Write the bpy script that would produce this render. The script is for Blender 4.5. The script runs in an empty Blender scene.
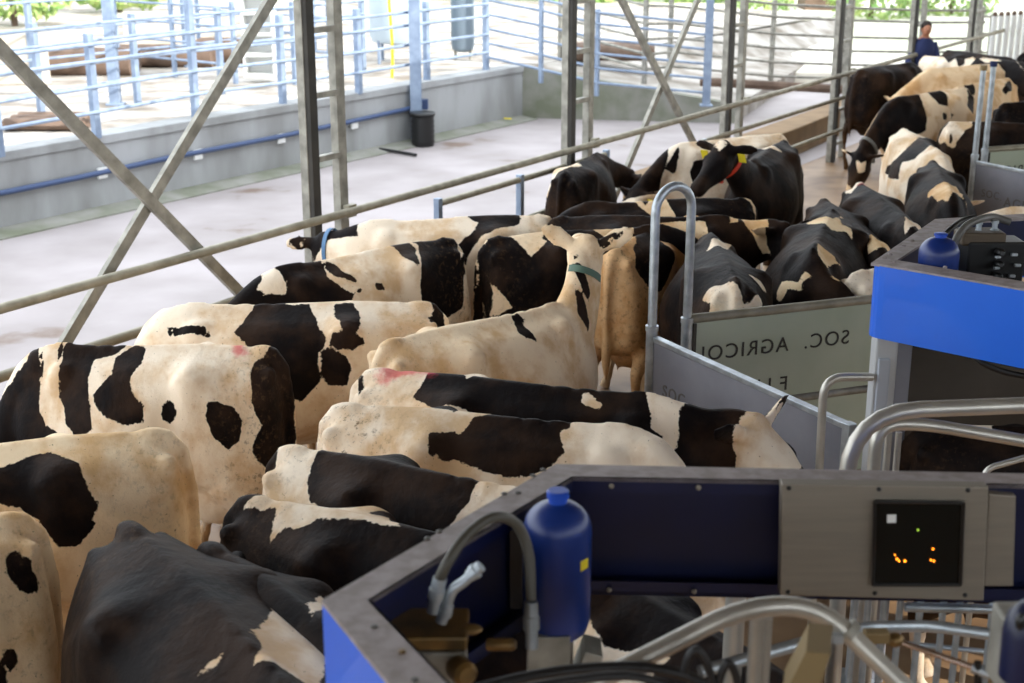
import json, bpy, bmesh, math, random
import numpy as np
from mathutils import Vector, Matrix, Euler, noise as mnoise
R = math.radians

# ---------------------------------------------------------------- mesh builder
class MB:
    def __init__(s): s.v = []; s.f = []; s.m = []
    def add(s, vs, fs, mi=0):
        o = len(s.v); s.v += [tuple(v) for v in vs]
        s.f += [tuple(i + o for i in f) for f in fs]; s.m += [mi] * len(fs)
        return s
    def rings(s, rings, cap=True, mi=0, closed=False):
        n = len(rings[0]); vs = [p for r in rings for p in r]; fs = []
        k = len(rings)
        for i in range(k if closed else k - 1):
            j = (i + 1) % k
            for a in range(n):
                b = (a + 1) % n
                fs.append((i * n + a, i * n + b, j * n + b, j * n + a))
        if cap and not closed:
            fs.append(tuple(range(n))[::-1]); fs.append(tuple((k - 1) * n + a for a in range(n)))
        return s.add(vs, fs, mi)
    def tube(s, pts, r, n=12, cap=True, mi=0, up=None, closed=False):
        """round (or elliptical when r items are (side, up) pairs) tube along pts"""
        P = [Vector(p) for p in pts]; k = len(P)
        rr = r if isinstance(r, (list, tuple)) else [r] * k
        T = []
        for i in range(k):
            if closed: t = P[(i + 1) % k] - P[i - 1]
            else: t = P[min(i + 1, k - 1)] - P[max(i - 1, 0)]
            T.append(t.normalized())
        u = Vector(up) if up is not None else (Vector((0, 0, 1)) if abs(T[0].z) < .9 else Vector((1, 0, 0)))
        out = []
        for i in range(k):
            u = (u - T[i] * u.dot(T[i]))
            if u.length < 1e-6: u = Vector((1, 0, 0)) - T[i] * T[i].x
            u.normalize(); sd = T[i].cross(u)
            ra = rr[i]; a, b = ra if isinstance(ra, (list, tuple)) else (ra, ra)
            out.append([P[i] + sd * (a * math.cos(2 * math.pi * q / n)) + u * (b * math.sin(2 * math.pi * q / n)) for q in range(n)])
        return s.rings(out, cap, mi, closed)
    def pipe(s, pts, r, bend=0.0, n=12, mi=0, seg=6):
        """pipe through pts with rounded corners"""
        P = [Vector(p) for p in pts]; Q = [P[0]]
        for i in range(1, len(P) - 1):
            a, b, c = P[i - 1], P[i], P[i + 1]
            d1 = (a - b); d2 = (c - b); L = min(bend, d1.length * .49, d2.length * .49)
            if L <= 1e-4: Q.append(b); continue
            p1 = b + d1.normalized() * L; p2 = b + d2.normalized() * L
            for t in range(seg + 1):
                t /= seg; Q.append(p1 * (1 - t) ** 2 + b * 2 * t * (1 - t) + p2 * t * t)
        Q.append(P[-1])
        return s.tube(Q, r, n, True, mi)
    def box(s, c, d, rot=None, mi=0):
        M = rot if rot is not None else Matrix.Identity(3)
        vs = [Vector(c) + M @ Vector((x * d[0] / 2, y * d[1] / 2, z * d[2] / 2)) for x in (-1, 1) for y in (-1, 1) for z in (-1, 1)]
        return s.add(vs, [(0, 1, 3, 2), (4, 6, 7, 5), (0, 4, 5, 1), (2, 3, 7, 6), (0, 2, 6, 4), (1, 5, 7, 3)], mi)
    def prism(s, poly, z0, z1, mi=0):
        """vertical prism over an xy polygon; z0/z1 numbers or per-vertex lists"""
        n = len(poly)
        a = z0 if isinstance(z0, (list, tuple)) else [z0] * n
        b = z1 if isinstance(z1, (list, tuple)) else [z1] * n
        vs = [(p[0], p[1], a[i]) for i, p in enumerate(poly)] + [(p[0], p[1], b[i]) for i, p in enumerate(poly)]
        fs = [tuple(range(n))[::-1], tuple(range(n, 2 * n))] + [(i, (i + 1) % n, n + (i + 1) % n, n + i) for i in range(n)]
        return s.add(vs, fs, mi)
    def ball(s, c, r, n=12, k=8, mi=0, rot=None):
        rx, ry, rz = r if isinstance(r, (list, tuple)) else (r, r, r)
        M = rot if rot is not None else Matrix.Identity(3)
        rg = []
        for i in range(1, k):
            a = math.pi * i / k
            rg.append([Vector(c) + M @ Vector((rx * math.sin(a) * math.cos(2 * math.pi * q / n), ry * math.sin(a) * math.sin(2 * math.pi * q / n), rz * math.cos(a))) for q in range(n)])
        return s.rings(rg, True, mi)
    def lathe(s, c, prof, n=24, mi=0, axis=None):
        """prof = [(r, h)...] around axis through c"""
        M = Vector((0, 0, 1)).rotation_difference(Vector(axis)).to_matrix() if axis is not None else Matrix.Identity(3)
        return s.rings([[Vector(c) + M @ Vector((r * math.cos(2 * math.pi * q / n), r * math.sin(2 * math.pi * q / n), h)) for q in range(n)] for r, h in prof], True, mi)
    def mesh(s, name):
        me = bpy.data.meshes.new(name); me.from_pydata(s.v, [], s.f)
        me.polygons.foreach_set('material_index', s.m); me.update()
        bm = bmesh.new(); bm.from_mesh(me); bmesh.ops.recalc_face_normals(bm, faces=bm.faces); bm.to_mesh(me); bm.free()
        return me

# ---------------------------------------------------------------- cow
ST = [ # x, then half outline (y,z): spine, beside spine, shelf, widest, low, belly
 (-.105,(0,1.16),(.03,1.15),(.06,1.10),(.10,.98),(.08,.84),(0,.80)),
 (-.085,(0,1.27),(.05,1.27),(.10,1.22),(.17,1.00),(.15,.76),(0,.70)),
 (-.03,(0,1.385),(.06,1.37),(.135,1.315),(.215,1.04),(.20,.74),(0,.65)),
 (.07,(0,1.435),(.075,1.395),(.15,1.325),(.24,1.06),(.23,.73),(0,.62)),
 (.22,(0,1.452),(.085,1.405),(.185,1.325),(.265,1.08),(.25,.74),(0,.61)),
 (.38,(0,1.458),(.095,1.415),(.235,1.355),(.28,1.12),(.255,.78),(0,.62)),
 (.47,(0,1.460),(.10,1.415),(.26,1.375),(.28,1.16),(.255,.80),(0,.63)),
 (.58,(0,1.457),(.095,1.405),(.205,1.335),(.265,1.16),(.275,.86),(0,.61)),
 (.74,(0,1.452),(.085,1.405),(.195,1.335),(.325,1.12),(.315,.80),(0,.58)),
 (.95,(0,1.445),(.075,1.395),(.20,1.325),(.355,1.06),(.315,.74),(0,.57)),
 (1.15,(0,1.448),(.06,1.395),(.175,1.315),(.325,1.03),(.285,.73),(0,.60)),
 (1.32,(0,1.465),(.05,1.415),(.13,1.315),(.265,1.04),(.25,.78),(0,.64)),
 (1.46,(0,1.445),(.05,1.385),(.115,1.295),(.22,1.05),(.205,.83),(0,.70)),
 (1.58,(0,1.37),(.045,1.34),(.09,1.25),(.17,1.06),(.15,.88),(0,.78)),
 (1.67,(0,1.25),(.03,1.24),(.05,1.19),(.09,1.07),(.08,.96),(0,.90)),
]
def cr(p0, p1, p2, p3, t):
    return 0.5 * ((2 * p1) + (-p0 + p2) * t + (2 * p0 - 5 * p1 + 4 * p2 - p3) * t * t + (-p0 + 3 * p1 - 3 * p2 + p3) * t ** 3)
def crs(P, m):
    P = np.array(P, float); k = len(P); out = []
    E = np.vstack([2 * P[:1] - P[1:2], P, 2 * P[-1:] - P[-2:-1]])
    for i in range(k - 1):
        for j in range(m): out.append(cr(E[i], E[i + 1], E[i + 2], E[i + 3], j / m))
    out.append(P[-1]); return np.array(out)

def dirv(yaw, pitch):
    return Vector((math.cos(R(yaw)) * math.cos(R(pitch)), math.sin(R(yaw)) * math.cos(R(pitch)), math.sin(R(pitch))))

def cow_skel(p):
    """joints of the neck and head; yaw is to the cow's left, pitch upward"""
    ny, npi = p.get('ny', 0), p.get('np', -5)
    hy, hp = p.get('hy', ny), p.get('hp', -40)
    nl = p.get('nl', .62)
    A = Vector((-.1, 0, 1.02)); B = Vector((1.32, 0, 1.10)); C0 = Vector((1.46, 0, 1.20))
    n1 = C0 + dirv(ny * .5, npi * .8) * (nl * .5)
    n2 = n1 + dirv(ny, npi) * (nl * .5)
    h1 = n2 + dirv(hy, hp) * .53
    return A, B, C0, n1, n2, h1

def head_frame(p):
    hy, hp = p.get('hy', p.get('ny', 0)), p.get('hp', -40)
    f = dirv(hy, hp); l = Vector((-math.sin(R(hy)), math.cos(R(hy)), 0)); u = f.cross(l)
    rl = R(p.get('hr', 0))
    if rl:
        l, u = l * math.cos(rl) + u * math.sin(rl), u * math.cos(rl) - l * math.sin(rl)
    return f, l, u

def cow_mb(p):
    mb = MB(); w = p.get('w', 1.0); rnd = random.Random(p.get('seed', 1))
    # trunk
    cols = crs([[(s[0],) + tuple(q) for q in s[1:]] for s in ST], 3)     # k x 6 x 3
    rings = []
    for st in cols:
        half = crs(st, 3)
        half[:, 1] *= w
        ring = [tuple(q) for q in half] + [(q[0], -q[1], q[2]) for q in half[-2:0:-1]]
        rings.append(ring)
    mb.rings(rings)
    # hook, pin, shoulder bones
    b = p.get('bony', 1.0)
    for sg in (-1, 1):
        mb.ball((.46, sg * .238 * w, 1.335), (.10, .04 * b, .038 * b))
        mb.ball((-.035, sg * .115, 1.325), (.05, .04, .045))
        mb.ball((1.30, sg * .10 * w, 1.24), (.13, .085, .16))
        mb.ball((1.43, sg * .135, 1.02), (.13, .085, .14))
        mb.tube([(.46, sg * .23 * w, 1.34), (.30, sg * .235 * w, 1.22), (.14, sg * .20 * w, 1.10)], [(.02, .02), (.035, .035), (.06, .06)])
    for i in range(12):    # bumps of the backbone
        mb.ball((.06 + i * .11, 0, 1.437), (.05, .022, .017), 8, 6)
    st = p.get('step', 0)
    # legs
    for sg in (-1, 1):
        d = st * sg
        mb.tube([(.12, sg * .13 * w, 1.12), (.22, sg * .17 * w, .92), (.24, sg * .19 * w, .76), (.12, sg * .19, .64), (.0 + d * .5, sg * .185, .53), (.02 + d, sg * .18, .38), (.04 + d, sg * .18, .18), (.08 + d, sg * .18, .12), (.10 + d, sg * .18, .07), (.12 + d, sg * .18, .0)],
                [(.10, .14), (.11, .17), (.095, .15), (.075, .10), (.045, .065), (.032, .042), (.032, .036), (.042, .045), (.042, .045), (.055, .065)], n=14, up=(1, 0, 0))
        mb.tube([(1.28, sg * .17 * w, 1.05), (1.24, sg * .19 * w, .85), (1.26, sg * .18, .66), (1.27 - d * .4, sg * .17, .44), (1.27 - d, sg * .165, .38), (1.27 - d, sg * .165, .17), (1.29 - d, sg * .165, .12), (1.31 - d, sg * .165, .07), (1.33 - d, sg * .165, .0)],
                [(.07, .10), (.08, .12), (.065, .085), (.045, .05), (.042, .045), (.03, .034), (.04, .042), (.04, .042), (.052, .062)], n=14, up=(1, 0, 0))
    # udder
    mb.ball((.36, 0, .64), (.25, .21, .17), 16, 10)
    for sx in (-1, 1):
        for sy in (-1, 1):
            mb.tube([(.36 + sx * .10, sy * .09, .52), (.36 + sx * .10, sy * .09, .44)], [.022, .016], n=8)
    # tail
    tl = p.get('tail', 0.0)
    mb.tube([(.05, 0, 1.41), (-.04, 0, 1.405), (-.11, tl * .2, 1.33), (-.145, tl * .6, 1.15), (-.15, tl, .92), (-.14, tl * 1.1, .78), (-.13, tl, .62), (-.12, tl, .48)],
            [.05, .042, .035, .028, .022, .035, .042, .015], n=10)
    # neck and head
    A, B, C0, n1, n2, h1 = cow_skel(p)
    f, l, u = head_frame(p)
    m0 = Vector((1.28, 0, 1.13))
    poll = n2 + f * .03
    c = [m0, C0, n1, n2 + (n1 - n2) * .3, poll + f * .05 - u * .02]
    cc = crs([tuple(q) for q in c], 4)
    rr = crs([(.13, .27), (.125, .235), (.095, .175), (.088, .145), (.085, .12)], 4)
    mb.tube([tuple(q) for q in cc], [tuple(q) for q in rr], n=18, up=(0, 0, 1))
    hs = [(-.06, .05, .05, -.07), (-.02, .085, .085, -.11), (.05, .098, .09, -.145), (.13, .108, .082, -.155), (.20, .098, .070, -.145), (.29, .074, .058, -.12), (.38, .062, .052, -.095), (.45, .068, .050, -.085), (.51, .064, .040, -.075), (.545, .035, .018, -.05)]
    hk = p.get('hk', 1.12); hs = crs(hs, 2); hs = hs * hk; rg = []
    for d, hw, t, bo in hs:
        cz = (t + bo) / 2; hh = (t - bo) / 2; r_ = []
        for q in range(16):
            a = 2 * math.pi * q / 16; ca, sa = math.cos(a), math.sin(a)
            e = .8
            r_.append(n2 + f * d + l * (hw * math.copysign(abs(ca) ** e, ca) * (1 if sa > 0 else .82 + .18 * abs(ca))) + u * (cz + hh * math.copysign(abs(sa) ** e, sa)))
        rg.append(r_)
    mb.rings(rg)
    hm = Matrix((f, l, u)).transposed()
    mb.ball(n2 + f * -.02 + u * .08, (.055, .068, .05), rot=hm)
    for sg in (-1, 1):
        mb.ball(n2 + f * .16 + l * sg * .10 + u * .035, (.055, .028, .034), rot=hm)     # brow
        mb.ball(n2 + f * .55 + l * sg * .04 + u * .015, (.03, .022, .025), rot=hm)    # nostril wing
        # ears
        ed = p.get('ear', -8); e1 = (l * sg * math.cos(R(ed)) + u * math.sin(R(ed)) - f * .25).normalized()
        e2 = e1.cross(f).normalized()
        b0 = n2 + f * .0 + l * sg * .08 + u * .045
        ew = (f - e1 * f.dot(e1)).normalized()
        mb.tube([b0, b0 + e1 * .06, b0 + e1 * .13, b0 + e1 * .20, b0 + e1 * .255], [(.034, .032), (.055, .026), (.072, .019), (.058, .016), (.02, .012)], n=12, up=f)
    return mb

def axis_uv(V, p):
    """unrolled hide coordinates: length along the smooth spine axis, angle round it (0 on the back, + to the left)"""
    A, B, C0, n1, n2, h1 = [np.array(q) for q in cow_skel(p)]
    ctl = [A, A + (B - A) * .4, A + (B - A) * .8, (B + C0) / 2, n1, n2 * .8 + n1 * .1 + h1 * .1, n2 * .55 + h1 * .45, h1]
    Q = crs(ctl, 10); D = np.gradient(Q, axis=0); D /= np.linalg.norm(D, axis=1)[:, None]
    acc = np.concatenate([[0], np.cumsum(np.linalg.norm(np.diff(Q, axis=0), axis=1))]) - .1
    f, l, u = [np.array(x) for x in head_frame(p)]
    Lf = np.stack([-D[:, 1], D[:, 0], 0 * D[:, 0]], 1); Lf /= np.linalg.norm(Lf, axis=1)[:, None] + 1e-9
    wq = np.clip((np.arange(len(Q)) - (len(Q) - 22)) / 12., 0, 1)[:, None]
    Lf = Lf * (1 - wq) + l * wq; Lf -= D * (Lf * D).sum(1)[:, None]; Lf /= np.linalg.norm(Lf, axis=1)[:, None]
    Uf = np.cross(D, Lf)
    U = np.empty(len(V)); PH = np.empty(len(V))
    for s0 in range(0, len(V), 4000):
        v = V[s0:s0 + 4000]; d2 = ((v[:, None, :] - Q[None]) ** 2).sum(2); k = d2.argmin(1)
        e = v - Q[k]; t = (e * D[k]).sum(1)
        tc = np.where(k == 0, np.clip(t, -.5, .1), np.clip(t, -.04, .04))
        U[s0:s0 + 4000] = acc[k] + tc
        PH[s0:s0 + 4000] = np.arctan2((e * Lf[k]).sum(1), (e * Uf[k]).sum(1))
    return U, PH

RP = .33
def sdf_poly(U, S, poly):
    P = np.array(poly, float).reshape(-1, 2).copy(); P[:, 1] *= RP
    x, y = U, S * RP
    n = len(P); d = np.full(len(x), 1e9); ins = np.zeros(len(x), bool)
    for i in range(n):
        a = P[i]; b = P[(i + 1) % n]; e = b - a
        wx, wy = x - a[0], y - a[1]
        t = np.clip((wx * e[0] + wy * e[1]) / (e @ e + 1e-12), 0, 1)
        d = np.minimum(d, np.hypot(wx - t * e[0], wy - t * e[1]))
        c = ((a[1] <= y) & (b[1] > y)) | ((b[1] <= y) & (a[1] > y))
        with np.errstate(divide='ignore', invalid='ignore'):
            xi = a[0] + (y - a[1]) * e[0] / (e[1] if e[1] != 0 else 1e-12)
        ins ^= c & (x < xi)
    return np.where(ins, -d, d)

def cow_mesh(name, p, vox=.02):
    mb = cow_mb(p); me0 = mb.mesh(name + '_raw')
    o = bpy.data.objects.new('tmp', me0); bpy.context.scene.collection.objects.link(o)
    m = o.modifiers.new('r', 'REMESH'); m.mode = 'VOXEL'; m.voxel_size = vox; m.use_smooth_shade = True
    s = o.modifiers.new('s', 'SMOOTH'); s.factor = .6; s.iterations = p.get('sm', 9)
    dg = bpy.context.evaluated_depsgraph_get(); dg.update()
    me = bpy.data.meshes.new_from_object(o.evaluated_get(dg)); me.name = name
    bpy.data.objects.remove(o); bpy.data.meshes.remove(me0)
    V = np.empty(len(me.vertices) * 3); me.vertices.foreach_get('co', V); V = V.reshape(-1, 3)
    V[:, 2] = np.maximum(V[:, 2], 0.0)
    me.vertices.foreach_set('co', V.ravel())
    U, PH = axis_uv(V, p)
    base = p.get('base', 'w')
    c = np.full(len(V), .3)
    for poly in p.get('polys', []):
        c = np.minimum(c, sdf_poly(U, PH, poly))
    for poly in p.get('polys2', []):            # islands of the base colour inside patches
        c = np.maximum(c, -sdf_poly(U, PH, poly))
    if base == 'b': c = -c                       # c < 0 is black hair
    lg = p.get('legs', 'w')
    z = V[:, 2]
    if lg == 'w': c = np.where(z < .55, np.maximum(c, (.45 - z) * 1.5), c)
    # tail switch is white, hooves dark
    pk = np.full(len(V), 1.)
    for poly in p.get('paint', []): pk = np.minimum(pk, sdf_poly(U, PH, poly))
    dirt = np.clip(1 - np.abs(U - .05) / .35, 0, 1) * p.get('dirt', .4)
    for nm, arr in (('coat', c), ('paint', pk), ('muck', dirt), ('low', np.clip((.75 - z) / .5, 0, 1))):
        at = me.attributes.new(nm, 'FLOAT', 'POINT'); at.data.foreach_set('value', arr.astype(np.float32))
    me.polygons.foreach_set('use_smooth', np.ones(len(me.polygons), bool)); me.update()
    return me

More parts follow.
